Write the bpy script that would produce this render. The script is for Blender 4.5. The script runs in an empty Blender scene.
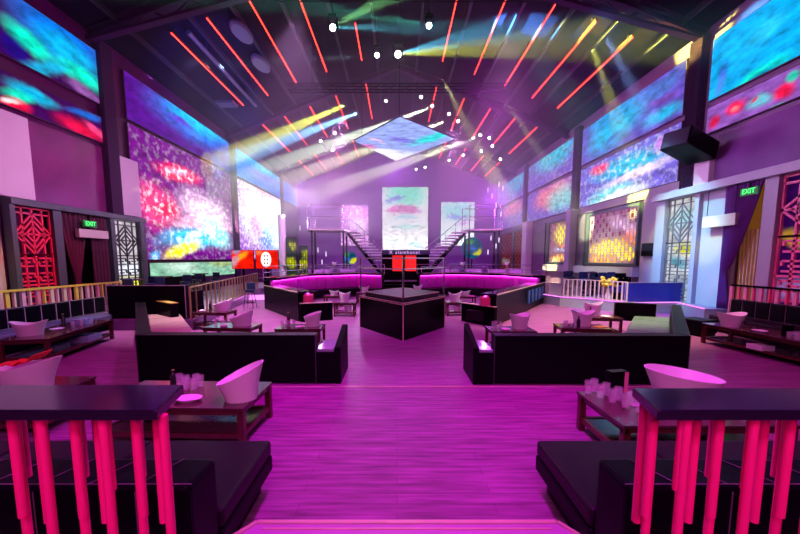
import bpy, bmesh, math, random
from mathutils import Vector, Matrix
random.seed(7)
S = bpy.context.scene
COL = S.collection
PI = math.pi

# ------------------------------------------------------------------ camera
F = 356.0
PITCH = math.radians(6)
CXP = 397.0
CYP = 259 + F * math.tan(PITCH)
cam_d = bpy.data.cameras.new('camera')
cam = bpy.data.objects.new('camera', cam_d); COL.objects.link(cam)
cam.location = (0, 0, 2.0)
cam.rotation_euler = (PI / 2 - PITCH, 0, 0)
cam_d.sensor_width = 36; cam_d.lens = F / 800 * 36
cam_d.shift_x = (400 - CXP) / 800
cam_d.shift_y = (CYP - 267) / 800
cam_d.clip_start = 0.05; cam_d.clip_end = 200
S.camera = cam

# ------------------------------------------------------------------ world / view
w = bpy.data.worlds.new('World'); S.world = w; w.use_nodes = True
w.node_tree.nodes['Background'].inputs[0].default_value = (0.10, 0.02, 0.22, 1)
w.node_tree.nodes['Background'].inputs[1].default_value = 0.05
S.view_settings.view_transform = 'Standard'; S.view_settings.look = 'None'
S.view_settings.exposure = 0.0; S.view_settings.gamma = 1.0; S.view_settings.use_curve_mapping = False
try:
    S.cycles.use_denoising = True
    S.cycles.max_bounces = 6; S.cycles.diffuse_bounces = 2; S.cycles.glossy_bounces = 3
    S.cycles.transmission_bounces = 4; S.cycles.transparent_max_bounces = 12; S.cycles.volume_bounces = 0
    S.cycles.sample_clamp_indirect = 4.0
    S.cycles.use_light_tree = True; S.cycles.caustics_reflective = False; S.cycles.caustics_refractive = False
except Exception: pass

# ------------------------------------------------------------------ lights (stage wash, plus unseen fills added to brighten single parts)
def light(kind, loc, target, energy, color, size=1.0, angle=60, blend=.6, name='wash_and_fill_light', sy=None):
    d = bpy.data.lights.new(name, kind); o = bpy.data.objects.new(name, d); COL.objects.link(o)
    o.location = loc; d.energy = energy; d.color = color
    v = Vector(target) - Vector(loc); o.rotation_euler = v.to_track_quat('-Z', 'Y').to_euler()
    if kind == 'AREA':
        d.shape = 'RECTANGLE'; d.size = size; d.size_y = sy or size
    elif kind == 'SPOT':
        d.spot_size = math.radians(angle); d.spot_blend = blend; d.shadow_soft_size = size
    else:
        d.shadow_soft_size = size
    return o
MAG = (1.0, 0.02, 0.78); VIO = (0.62, 0.10, 1.0); PINK = (1.0, 0.05, 0.30)
# floor wash
light('SPOT', (0, 3.6, 8.5), (0, 3.0, 0), 1900, (0.85, 0.0, 1.0), .3, 60)
light('SPOT', (0, 7, 10), (0, 7.5, 0), 1700, (0.95, 0.0, 0.95), .3, 75)
light('SPOT', (-5, 5.5, 9.5), (-5.5, 6.5, 0), 1100, (1, 0.02, 0.60), .3, 70)
light('SPOT', (5.5, 5.5, 9.5), (6, 6, 0), 1100, (1, 0.02, 0.60), .3, 70)
light('SPOT', (-3.5, 13, 10.3), (-3.5, 13, 0), 3600, (0.85, 0.42, 1.0), .3, 60)
light('SPOT', (4, 14, 10.3), (4.5, 14, 0), 3200, (0.85, 0.42, 0.9), .3, 60)
light('SPOT', (-6.5, 10.5, 10), (-5.5, 12, 0), 5200, (1, 0.80, 0.85), .3, 50)
light('SPOT', (7, 9.5, 10), (6, 11.5, 0), 7500, (0.95, 0.80, 0.42), .3, 48)
# unseen pink fill areas added behind the camera to brighten rails and buckets
light('AREA', (0, -2.4, 3.6), (0, 3, 0.6), 105, (1, 0.08, 0.42), 3.5, sy=.8)
light('AREA', (0, -2.6, 5.5), (0, 10, 1.0), 230, (1.0, 0.27, 0.90), 4, sy=1)
# coloured accents on the side aisles
light('SPOT', (4, 13, 9.5), (10.6, 13.2, 2.6), 7000, (0.35, 0.95, 1.0), .3, 26)
light('SPOT', (2, 17, 9.5), (11, 18, 2.4), 1800, (1.0, 0.9, 0.15), .3, 26)
light('SPOT', (6, 11.5, 10), (9.6, 13.6, 0.5), 6000, (0.05, 0.2, 1.0), .3, 34)
light('SPOT', (-3, 9, 9), (-10, 9.5, 1.2), 1300, (1.0, 0.85, 0.1), .3, 20)
light('SPOT', (-3, 10, 9), (-9, 8.2, .6), 1600, (0.1, 0.35, 1.0), .3, 26)
light('SPOT', (5, 11, 9.8), (10.6, 14.6, 3.2), 2600, (1, .95, .25), .1, 10)
light('SPOT', (4, 9.5, 8.5), (10.7, 12.3, 2.5), 3500, (1, .95, .1), .1, 7)
light('SPOT', (-5, 8, 5.5), (-10.6, 11, 2.0), 900, (1, .02, .12), .1, 22)  # unseen red spot added to brighten the red lattice
light('SPOT', (-4.5, 12.5, 6), (-8.6, 17.5, 11.2), 4000, (.03, .16, 1), .3, 42)
light('SPOT', (3, 14, 6), (6.5, 19, 12), 4000, (.85, .02, .9), .3, 50)
light('SPOT', (4, 17, 8), (10.7, 19, 1.2), 2200, (.75, 1, .8), .3, 30)  # unseen spot added to brighten the ledge under the windows
for sx in (-1, 1): light('SPOT', (sx * 3, 20, 9.5), (sx * 5, 25, 1.5), 3800, (1, .35, .95), .4, 62)  # unseen pink spots added to brighten stage furniture and stair treads
light('SPOT', (3, 7, 8), (10, 8, 1.2), 900, (1.0, 0.08, 0.35), .3, 34)
light('AREA', (-6.5, 12, 4.6), (-11, 11.5, 4.6), 130, (1., .42, .85), 1.5)  # unseen area added in mid-air to brighten the left wall panels
light('AREA', (6.0, 12, 5.2), (11, 12, 5.2), 130, (.85, .45, 1.0), 1.5)  # unseen area added in mid-air to brighten the right wall
# unseen violet point lamps added to brighten the haze over the stage
for x, y, z, e, c in [(-6.0, 22, 6.0, 420, (.8, .42, 1)), (6.5, 24, 6, 380, (.60, .06, 1)), (0, 31, 9, 520, (.60, .08, 1)), (5, 19, 9.5, 260, (.7, .05, .8)), (-7, 31, 6.5, 420, (.8, .42, 1)), (8, 32, 7, 350, (.62, .18, 1)), (-3, 26, 5, 500, (.8, .45, 1))]:
    light('POINT', (x, y, z), (x, y, 0), e, c, .3, name='haze_fill_light')

# ------------------------------------------------------------------ pixel <-> world (measuring the photograph)
def ray(px, py):
    a = (px - CXP) / F; b = (py - CYP) / F
    return Vector((a, math.cos(PITCH) - b * math.sin(PITCH), -math.sin(PITCH) - b * math.cos(PITCH)))
def at(px, py, X=None, Y=None, z=None):
    r = ray(px, py)
    t = X / r.x if X is not None else (Y / r.y if Y is not None else (z - 2) / r.z)
    return Vector((0, 0, 2)) + r * t

# ------------------------------------------------------------------ materials
MATS = {}
def mat(name, color, rough=.5, metal=0.0, emit=None, es=0.0, trans=0.0, noise=None, bump=0.0, spec=None, coat=0.0, sub=0.0, ior=None):
    if name in MATS: return MATS[name]
    m = bpy.data.materials.new(name); m.use_nodes = True; nt = m.node_tree
    b = nt.nodes['Principled BSDF']
    b.inputs['Base Color'].default_value = (*color, 1); b.inputs['Roughness'].default_value = rough
    b.inputs['Metallic'].default_value = metal
    if emit: b.inputs['Emission Color'].default_value = (*emit, 1); b.inputs['Emission Strength'].default_value = es
    if trans: b.inputs['Transmission Weight'].default_value = trans
    if spec is not None: b.inputs['Specular IOR Level'].default_value = spec
    if coat: b.inputs['Coat Weight'].default_value = coat
    if ior: b.inputs['IOR'].default_value = ior
    tc = nt.nodes.new('ShaderNodeTexCoord'); nz = nt.nodes.new('ShaderNodeTexNoise')
    nz.inputs['Scale'].default_value = (noise or (8, .1))[0]; nz.inputs['Detail'].default_value = 4
    nt.links.new(tc.outputs['Object'], nz.inputs['Vector'])
    amt = (noise or (8, .1))[1]
    mx = nt.nodes.new('ShaderNodeMix'); mx.data_type = 'RGBA'
    mx.inputs[6].default_value = (*[c * (1 - amt) for c in color], 1); mx.inputs[7].default_value = (*[min(1, c * (1 + amt)) for c in color], 1)
    nt.links.new(nz.outputs['Fac'], mx.inputs[0]); nt.links.new(mx.outputs[2], b.inputs['Base Color'])
    if bump:
        bp = nt.nodes.new('ShaderNodeBump'); bp.inputs['Strength'].default_value = bump; bp.inputs['Distance'].default_value = .01
        nt.links.new(nz.outputs['Fac'], bp.inputs['Height']); nt.links.new(bp.outputs[0], b.inputs['Normal'])
    MATS[name] = m; return m
def glow(name, color, s):
    return mat(name, (0.02, 0.02, 0.02), .5, emit=color, es=s)

LEATHER = mat('black_leather', (.004, .003, .006), .42, noise=(30, .3), bump=.1, spec=.06)
SEATL = mat('seat_leather', (.014, .004, .014), .4, noise=(20, .3), bump=.1, spec=.12)
PIPING = mat('pale_piping', (.5, .45, .5), .4)
SEATPINK = mat('tan_seat_fabric', (.42, .26, .25), .45, noise=(12, .15), bump=.2)
SEATGREEN = mat('grey_green_seat_fabric', (.12, .20, .17), .45, noise=(12, .15), bump=.2)
WOOD = mat('dark_red_wood', (.10, .022, .02), .32, noise=(14, .35), bump=.1)
TOPW = mat('table_top_lacquer', (.09, .03, .045), .12, noise=(6, .3))
BLACK = mat('black_lacquer', (.002, .0015, .003), .3, spec=.06)
RAILTOP = mat('polished_black_rail', (.012, .006, .022), .13, noise=(5, .3), spec=.5)
EDGE = mat('brass_edging', (.75, .55, .45), .35, metal=.3)
CHROME = mat('chrome', (.8, .75, .85), .18, metal=1)
STEEL = mat('dark_truss_steel', (.03, .02, .04), .5, spec=.15)
PINKP = mat('hot_pink_paint', (.95, .015, .22), .4, noise=(3, .08))
CREAM = mat('cream_paint', (.75, .62, .5), .45)
GOLD = mat('gold_metal', (.75, .52, .25), .35, metal=.7)
WHITEPL = mat('white_plastic', (.93, .88, .93), .4, noise=(3, .03))
REDCLOTH = mat('red_cloth', (.75, .02, .02), .7, bump=.3)
PAPER = mat('white_paper', (.8, .75, .8), .6)
YELLOWP = mat('yellow_paper', (.8, .7, .05), .6)
GLASS = mat('clear_glass', (.9, .8, .92), .08)
GLASS.node_tree.nodes['Principled BSDF'].inputs['Alpha'].default_value = .2
DARKGL = mat('dark_bottle_glass', (.02, .03, .02), .08, coat=.5)
GREYW = mat('grey_plaster', (.42, .40, .46), .6, noise=(2, .08))
LILACW = mat('lilac_plaster', (.80, .66, .78), .55, noise=(2, .06))
DARKW = mat('dark_purple_gloss_wall', (.085, .003, .075), .3, noise=(1.5, .4), spec=.25)
FRAMEG = mat('dark_slate_frame', (.055, .085, .09), .4)
CURT = mat('purple_velvet', (.16, .03, .26), .7, noise=(20, .2))
CURTD = mat('dark_plum_velvet', (.10, .015, .05), .8, noise=(20, .2))
ROOF = mat('dark_roof_deck', (.010, .004, .018), .8, noise=(.6, .6), spec=.05)
BEAM = mat('purple_painted_beam', (.045, .006, .055), .6, spec=.1)
DUCT = mat('grey_duct', (.09, .07, .13), .4, metal=.3)
QUILT = mat('magenta_quilted_panel', (.85, .03, .70), .4, noise=(6, .15))
TILE = mat('purple_tile_face', (.20, .10, .24), .3)
CARPET = mat('aisle_floor', (.30, .22, .30), .35, noise=(4, .25))
LATB = mat('black_lattice', (.012, .01, .012), .4)
LATR = mat('red_lattice', (.75, .02, .10), .4)
LATBR = mat('brown_lattice', (.30, .10, .07), .4)
LATW = mat('pale_lattice', (.16, .16, .18), .4)
SIGNM = mat('signboard_face', (.62, .60, .52), .5)

# wooden floor, boards laid across the hall
def floor_mat():
    m = bpy.data.materials.new('plank_floor'); m.use_nodes = True; nt = m.node_tree; N = nt.nodes; L = nt.links
    b = N['Principled BSDF']; b.inputs['Specular IOR Level'].default_value = .12; g = N.new('ShaderNodeTexCoord')
    br = N.new('ShaderNodeTexBrick'); br.inputs['Scale'].default_value = 1
    br.inputs['Color1'].default_value = (.29, .085, .25, 1); br.inputs['Color2'].default_value = (.36, .105, .31, 1); br.inputs['Mortar'].default_value = (.20, .06, .17, 1)
    br.inputs['Mortar Size'].default_value = .003; br.inputs['Brick Width'].default_value = 1.6; br.inputs['Row Height'].default_value = .13; br.inputs['Bias'].default_value = 0
    L.new(g.outputs['Object'], br.inputs['Vector'])
    mp = N.new('ShaderNodeMapping'); mp.inputs['Scale'].default_value = (1.2, 14, 1); L.new(g.outputs['Object'], mp.inputs[0])
    nz = N.new('ShaderNodeTexNoise'); nz.inputs['Scale'].default_value = 1.5; nz.inputs['Detail'].default_value = 6; L.new(mp.outputs[0], nz.inputs['Vector'])
    mr = N.new('ShaderNodeMapRange'); mr.inputs[1].default_value = .25; mr.inputs[2].default_value = .75; mr.inputs[3].default_value = .45; mr.inputs[4].default_value = 1.4; L.new(nz.outputs['Fac'], mr.inputs[0])
    vm = N.new('ShaderNodeVectorMath'); vm.operation = 'SCALE'; L.new(br.outputs['Color'], vm.inputs[0]); L.new(mr.outputs[0], vm.inputs['Scale'])
    L.new(vm.outputs[0], b.inputs['Base Color'])
    r = N.new('ShaderNodeMapRange'); r.inputs[3].default_value = .28; r.inputs[4].default_value = .48; L.new(nz.outputs['Fac'], r.inputs[0]); L.new(r.outputs[0], b.inputs['Roughness'])
    bp = N.new('ShaderNodeBump'); bp.inputs['Strength'].default_value = .15; bp.inputs['Distance'].default_value = .01
    L.new(nz.outputs['Fac'], bp.inputs['Height']); L.new(bp.outputs[0], b.inputs['Normal'])
    return m
FLOOR = floor_mat()

# LED picture: a base colour with soft brush strokes laid on the screen plane (world axes of the screen)
def screen_mat(name, axis, base, strokes, warp=1.0, wscale=.45, speck=0.0, gain=1.0, grid=True, soft=.25):
    m = bpy.data.materials.new(name); m.use_nodes = True; nt = m.node_tree; N = nt.nodes; L = nt.links
    b = N['Principled BSDF']; b.inputs['Base Color'].default_value = (.004, .004, .006, 1); b.inputs['Roughness'].default_value = .6; b.inputs['Specular IOR Level'].default_value = .05
    g = N.new('ShaderNodeNewGeometry'); sp = N.new('ShaderNodeSeparateXYZ'); L.new(g.outputs['Position'], sp.inputs[0])
    cb = N.new('ShaderNodeCombineXYZ')
    a0, a1 = axis
    L.new(sp.outputs['XYZ'.index(a0)], cb.inputs[0]); L.new(sp.outputs['XYZ'.index(a1)], cb.inputs[1])
    def noise(scale, det, sx=1, sy=1):
        mp = N.new('ShaderNodeMapping'); mp.inputs['Scale'].default_value = (sx, sy, 1); L.new(cb.outputs[0], mp.inputs[0])
        n = N.new('ShaderNodeTexNoise'); n.inputs['Scale'].default_value = scale; n.inputs['Detail'].default_value = det; n.inputs['Roughness'].default_value = .62
        L.new(mp.outputs[0], n.inputs['Vector']); return n
    n1 = noise(wscale, 5)
    sub = N.new('ShaderNodeVectorMath'); sub.operation = 'SUBTRACT'; sub.inputs[1].default_value = (.5, .5, .5); L.new(n1.outputs['Color'], sub.inputs[0])
    scl = N.new('ShaderNodeVectorMath'); scl.operation = 'SCALE'; scl.inputs['Scale'].default_value = warp * 2; L.new(sub.outputs[0], scl.inputs[0])
    add = N.new('ShaderNodeVectorMath'); add.operation = 'ADD'; L.new(cb.outputs[0], add.inputs[0]); L.new(scl.outputs[0], add.inputs[1])
    sp2 = N.new('ShaderNodeSeparateXYZ'); L.new(add.outputs[0], sp2.inputs[0]); flat = N.new('ShaderNodeCombineXYZ')
    L.new(sp2.outputs[0], flat.inputs[0]); L.new(sp2.outputs[1], flat.inputs[1])
    cur = None
    for (u, v, ru, rv, rot, col, amt) in strokes:
        mp = N.new('ShaderNodeMapping'); mp.vector_type = 'TEXTURE'
        mp.inputs['Location'].default_value = (u, v, 0); mp.inputs['Rotation'].default_value = (0, 0, rot); mp.inputs['Scale'].default_value = (ru, rv, 1)
        L.new(flat.outputs[0], mp.inputs[0])
        ln = N.new('ShaderNodeVectorMath'); ln.operation = 'LENGTH'; L.new(mp.outputs[0], ln.inputs[0])
        mr = N.new('ShaderNodeMapRange'); mr.interpolation_type = 'SMOOTHSTEP'
        mr.inputs[1].default_value = 1.0; mr.inputs[2].default_value = soft; mr.inputs[3].default_value = 0; mr.inputs[4].default_value = amt
        L.new(ln.outputs['Value'], mr.inputs[0])
        mx = N.new('ShaderNodeMix'); mx.data_type = 'RGBA'; mx.inputs[7].default_value = (*col, 1)
        if cur is None: mx.inputs[6].default_value = (*base, 1)
        else: L.new(cur, mx.inputs[6])
        L.new(mr.outputs[0], mx.inputs[0]); cur = mx.outputs[2]
    # fine streaks
    n2 = noise(1.6, 6, 1, 2.2)
    mr = N.new('ShaderNodeMapRange'); mr.inputs[1].default_value = .3; mr.inputs[2].default_value = .7; mr.inputs[3].default_value = .45; mr.inputs[4].default_value = 1.35
    L.new(n2.outputs['Fac'], mr.inputs[0])
    sc = N.new('ShaderNodeVectorMath'); sc.operation = 'SCALE'; L.new(cur, sc.inputs[0]); L.new(mr.outputs[0], sc.inputs['Scale']); cur = sc.outputs[0]
    if speck:
        n3 = noise(3.2, 3); m3 = N.new('ShaderNodeMapRange'); m3.inputs[1].default_value = .5; m3.inputs[2].default_value = .62; m3.inputs[3].default_value = 0; m3.inputs[4].default_value = speck
        L.new(n3.outputs['Fac'], m3.inputs[0])
        # specks only where the picture is already bright
        ln = N.new('ShaderNodeVectorMath'); ln.operation = 'LENGTH'; L.new(cur, ln.inputs[0])
        mm = N.new('ShaderNodeMath'); mm.operation = 'MULTIPLY'; mm.use_clamp = True; L.new(m3.outputs[0], mm.inputs[0]); L.new(ln.outputs['Value'], mm.inputs[1])
        mx = N.new('ShaderNodeMix'); mx.data_type = 'RGBA'; mx.inputs[7].default_value = (1, .95, 1, 1); L.new(mm.outputs[0], mx.inputs[0]); L.new(cur, mx.inputs[6]); cur = mx.outputs[2]
    L.new(cur, b.inputs['Emission Color']); b.inputs['Emission Strength'].default_value = gain
    return m

# ------------------------------------------------------------------ mesh builder
class MB:
    def __init__(s, M=None): s.v = []; s.f = []; s.M = M
    def add(s, vs, fs):
        n = len(s.v)
        for p in vs:
            p = Vector(p)
            if s.M is not None: p = s.M(p) if callable(s.M) else s.M @ p
            s.v.append(p)
        s.f += [tuple(i + n for i in f) for f in fs]; return s
    def box(s, a, b):
        x0, y0, z0 = [min(a[i], b[i]) for i in range(3)]; x1, y1, z1 = [max(a[i], b[i]) for i in range(3)]
        return s.add([(x0, y0, z0), (x1, y0, z0), (x1, y1, z0), (x0, y1, z0), (x0, y0, z1), (x1, y0, z1), (x1, y1, z1), (x0, y1, z1)],
                     [(0, 3, 2, 1), (4, 5, 6, 7), (0, 1, 5, 4), (1, 2, 6, 5), (2, 3, 7, 6), (3, 0, 4, 7)])
    def cbox(s, c, d): return s.box([c[i] - d[i] / 2 for i in range(3)], [c[i] + d[i] / 2 for i in range(3)])
    def prism(s, poly, z0, z1, top=None):
        n = len(poly); top = top or poly
        return s.add([(p[0], p[1], z0) for p in poly] + [(p[0], p[1], z1) for p in top],
                     [tuple(range(n))[::-1], tuple(range(n, 2 * n))] + [(i, (i + 1) % n, n + (i + 1) % n, n + i) for i in range(n)])
    def wedge(s, poly, z0, zs):
        n = len(poly)
        return s.add([(p[0], p[1], z0) for p in poly] + [(p[0], p[1], z) for p, z in zip(poly, zs)],
                     [tuple(range(n))[::-1], tuple(range(n, 2 * n))] + [(i, (i + 1) % n, n + (i + 1) % n, n + i) for i in range(n)])
    def tube(s, p, q, r, n=8, r2=None):
        p = Vector(p); q = Vector(q); d = (q - p).normalized(); u = d.orthogonal().normalized(); w_ = d.cross(u); r2 = r if r2 is None else r2
        vs = [p + (u * math.cos(t) + w_ * math.sin(t)) * r for t in [2 * PI * i / n for i in range(n)]] + [q + (u * math.cos(t) + w_ * math.sin(t)) * r2 for t in [2 * PI * i / n for i in range(n)]]
        return s.add(vs, [tuple(range(n))[::-1], tuple(range(n, 2 * n))] + [(i, (i + 1) % n, n + (i + 1) % n, n + i) for i in range(n)])
    def path(s, pts, r, n=6):
        for a, b in zip(pts[:-1], pts[1:]): s.tube(a, b, r, n)
        return s
    def bar(s, p, q, wd, ht):   # a rectangular bar between two points
        p = Vector(p); q = Vector(q); d = (q - p).normalized(); up = Vector((0, 0, 1))
        if abs(d.dot(up)) > .95: up = Vector((0, 1, 0))
        sx = d.cross(up).normalized() * wd / 2; sz = d.cross(sx).normalized() * ht / 2
        vs = [e + a * sx + b * sz for e in (p, q) for a, b in ((-1, -1), (1, -1), (1, 1), (-1, 1))]
        return s.add(vs, [(3, 2, 1, 0), (4, 5, 6, 7)] + [(i, (i + 1) % 4, 4 + (i + 1) % 4, 4 + i) for i in range(4)])
    def lathe(s, prof, n=20, c=(0, 0, 0), sx=1, sy=1):
        vs = []; fs = []; k = len(prof)
        for i in range(n):
            t = 2 * PI * i / n
            for r, z in prof: vs.append((c[0] + r * math.cos(t) * sx, c[1] + r * math.sin(t) * sy, c[2] + z))
        for i in range(n):
            j = (i + 1) % n
            for a in range(k - 1): fs.append((i * k + a, j * k + a, j * k + a + 1, i * k + a + 1))
        if prof[0][0] > 1e-4: fs.append(tuple(i * k for i in range(n))[::-1])
        if prof[-1][0] > 1e-4: fs.append(tuple(i * k + k - 1 for i in range(n)))
        return s.add(vs, fs)
    def ball(s, c, r, n=10): return s.lathe([(max(1e-5, r * math.sin(PI * i / n)), -r * math.cos(PI * i / n)) for i in range(n + 1)], 12, c)
    def build(s, name, m, parent=None, off=None, bevel=0, smooth=False, seg=2):
        me = bpy.data.meshes.new(name); bm = bmesh.new()
        o_ = Vector(off) if off is not None else Vector((0, 0, 0))
        vv = [bm.verts.new(p - o_) for p in s.v]
        for f in s.f:
            try: bm.faces.new([vv[i] for i in f])
            except ValueError: pass
        if smooth: bmesh.ops.remove_doubles(bm, verts=bm.verts, dist=1e-5)
        bmesh.ops.recalc_face_normals(bm, faces=bm.faces)
        if smooth:
            for f in bm.faces: f.smooth = True
        bm.to_mesh(me); bm.free()
        if smooth:
            try: me.set_sharp_from_angle(angle=math.radians(40))
            except Exception: pass
        me.materials.append(m)
        o = bpy.data.objects.new(name, me); COL.objects.link(o)
        if parent: o.parent = parent
        if bevel:
            b = o.modifiers.new('bevel', 'BEVEL'); b.width = bevel; b.segments = seg; b.limit_method = 'ANGLE'
        return o
def tag(o, label=None, cat=None, group=None, kind=None):
    if label: o['label'] = label
    if cat: o['category'] = cat
    if group: o['group'] = group
    if kind: o['kind'] = kind
    return o
def thing(name, label, cat, loc=(0, 0, 0), rz=0, group=None):
    o = bpy.data.objects.new(name, None); COL.objects.link(o); o.location = loc; o.rotation_euler = (0, 0, rz); o.empty_display_size = .1
    return tag(o, label, cat, group)
def struct(o): o['kind'] = 'structure'; return o
def copy_tree(o, parent=None):
    c = o.copy(); COL.objects.link(c); c.parent = parent
    for ch in list(o.children): copy_tree(ch, c)
    return c
def offset(pts, d):        # shift an open polyline sideways (left of travel) with mitres
    pts = [Vector((p[0], p[1])) for p in pts]; out = []
    for i, p in enumerate(pts):
        ns = []
        if i > 0: e = (p - pts[i - 1]).normalized(); ns.append(Vector((-e.y, e.x)))
        if i < len(pts) - 1: e = (pts[i + 1] - p).normalized(); ns.append(Vector((-e.y, e.x)))
        n = sum(ns, Vector((0, 0))).normalized(); out.append(p + n * (d / max(.3, n.dot(ns[0]))))
    return [(q.x, q.y) for q in out]
def band(pts, d0, d1): return [tuple(p) for p in offset(pts, d0)] + [tuple(p) for p in offset(pts, d1)][::-1]
def band_mb(mb, pts, d0, d1, z0, z1):
    a = offset(pts, d0); b = offset(pts, d1)
    for i in range(len(pts) - 1): mb.prism([a[i], a[i + 1], b[i + 1], b[i]], z0, z1)
    return mb

# ================================================================== SETTING
XW = 11.0; YB = 40.0; YF = -4.0
ZE = 10.1; ZR = 14.3           # eaves, ridge
struct(MB().box((-XW - .2, YF, -.2), (XW + .2, YB, 0)).build('floor', FLOOR))
struct(MB().box((-XW - .3, YF, 0), (-XW, YB, ZE)).build('wall_left', DARKW))
struct(MB().box((XW, YF, 0), (XW + .3, YB, ZE)).build('wall_right', mat('lilac_grey_wall', (.24, .13, .27), .35, noise=(1.5, .2))))
struct(MB(lambda p: Vector((p.x, p.z, p.y))).prism([(-XW, 0), (XW, 0), (XW, ZE), (0, ZR), (-XW, ZE)], YB, YB + .3).build('wall_back', mat('violet_wall', (.40, .12, .55), .6)))
struct(MB(lambda p: Vector((p.x, p.z, p.y))).prism([(-XW, 0), (XW, 0), (XW, ZE), (0, ZR), (-XW, ZE)], YF - .3, YF).build('wall_front', DARKW))
def zroof(x): return ZE + (ZR - ZE) * (1 - abs(x) / XW)
c = MB(lambda p: Vector((p.x, p.z, p.y)))
c.prism([(-XW, ZE), (0, ZR), (0, ZR + .3), (-XW, ZE + .3)], YF, YB); c.prism([(0, ZR), (XW, ZE), (XW, ZE + .3), (0, ZR + .3)], YF, YB)
struct(c.build('ceiling', ROOF))
# purlins between the rafters
n = 0
for x in (-9.9, -7.9, -6.4, -4.7, -3.0, -1.2, 1.2, 3.2, 5.1, 6.8, 8.4, 10.1):
    n += 1
    struct(MB().box((x - .06, YF, zroof(x) - .2), (x + .06, YB, zroof(x) - .02)).build('trim_%d' % n, STEEL))
# rafters
for y in (3.5, 13.6, 23.8, 33.8):
    n += 1; r = MB()
    for s in (-1, 1):
        P0 = Vector((s * XW, y, ZE - .35)); P1 = Vector((0, y, ZR - .4))
        r.bar(P0, P1, .35, .08); r.bar(P0 + Vector((0, 0, .32)), P1 + Vector((0, 0, .32)), .35, .08); r.bar(P0 + Vector((0, 0, .16)), P1 + Vector((0, 0, .16)), .05, .34)
    struct(r.build('trim_%d' % n, BEAM))
for s, ys in ((-1, (3.5, 13.95, 24.15, 34.15)), (1, (3.5, 13.6, 22.15, 30.7))):
    for y in ys:
        n += 1; zb_ = (3.69 if s < 0 else 4.55) if 13 < y < 14.5 else 0; struct(MB().box((s * (XW - .3), y - .27, zb_), (s * XW, y + .27, ZE - .3)).build('trim_%d' % n, BEAM))

for s in (-1, 1):
    n += 1; r = MB(); A = Vector((s * 10.9, 13.55, 9.75)); B = Vector((s * 3.7, 13.55, 11.55)); r.bar(A, B, .25, .10); r.bar(A + Vector((0, 0, .42)), B + Vector((0, 0, .42)), .25, .10)
    for k in range(10):
        P = A.lerp(B, k / 10); Q = A.lerp(B, (k + 1) / 10); up = Vector((0, 0, .42)); r.tube(P + (up if k % 2 else up * 0), Q + (up * 0 if k % 2 else up), .03, 5)
    struct(r.build('trim_%d' % n, BEAM))
# raised aisles
LPLAT = [(-11, 10.6), (-8.2, 10.6), (-8.2, 9.9), (-5.75, 9.85), (-8.0, 20.9), (-8.4, 27), (-11, 27)]
RPLAT = [(11, 27), (6.6, 27), (6.3, 18), (6.9, 15.0), (7.77, 14.2), (8.48, 12.9), (10.35, 13.1), (9.9, 11.35), (11, 11)]
n += 1; struct(MB().prism(LPLAT, 0, .28).build('trim_%d' % n, TILE)); 
n += 1; struct(MB().prism(LPLAT, .28, .3).build('trim_%d' % n, CARPET))
n += 1; struct(MB().prism(RPLAT, 0, .37).build('trim_%d' % n, mat('pale_tile_face', (.35, .40, .42), .3)))
n += 1; struct(MB().prism(RPLAT, .37, .4).build('trim_%d' % n, CARPET))
# chrome / light nosings of the aisles
STRIPV = glow('violet_step_light', (1.0, .25, 1.0), 1.6)
def nosing(pts, z, m, r=.018):
    mb = MB()
    for a, b in zip(pts[:-1], pts[1:]): mb.bar((*a, z), (*b, z), .04, .03)
    return mb
n += 1; struct(nosing(LPLAT[3:5], .31, CHROME).build('trim_%d' % n, CHROME))
n += 1; struct(nosing(LPLAT[2:4], .31, CHROME).build('trim_%d' % n, mat('plum_edge', (.3, .1, .3), .3)))
o = nosing(RPLAT[2:8], .405, STRIPV).build('step_light', STRIPV); tag(o, 'thin violet light strip along the edge of the raised right aisle', 'light strip')
o = MB().box((-8.75, 18.6, 0.0), (-7.4, 18.9, .06)).box((-8.75, 18.85, .06), (-7.4, 18.9, .22)).build('step_light', STRIPV); o.location = (1.2, -1.2, 0)
tag(o, 'short violet light bar on the floor at the foot of the left aisle', 'light strip')
# metal strip in the floor
n += 1; struct(MB().box((-4.1, 5.40, 0), (5.1, 5.43, .012)).build('trim_%d' % n, EDGE))
# camera platform
n += 1; struct(MB().box((-8, YF, 0), (8, 1.72, .4)).build('trim_%d' % n, TILE))
tread = [(-1.15, 1.72), (1.27, 1.72), (1.27, 2.05), (1.1, 2.27), (-.96, 2.27), (-1.15, 2.05)]
n += 1; struct(MB().prism(tread, 0, .2).build('trim_%d' % n, mat('magenta_tread', (.5, .2, .5), .3)))
n += 1
mb = MB()
for a, b in zip(tread[2:-1], tread[3:]): mb.bar((*a, .2), (*b, .2), .03, .02)
for k in (.06,):
    mb.bar((-.9, 2.27 - k, .2), (1.04, 2.27 - k, .2), .012, .012)
struct(mb.build('trim_%d' % n, EDGE))

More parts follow.
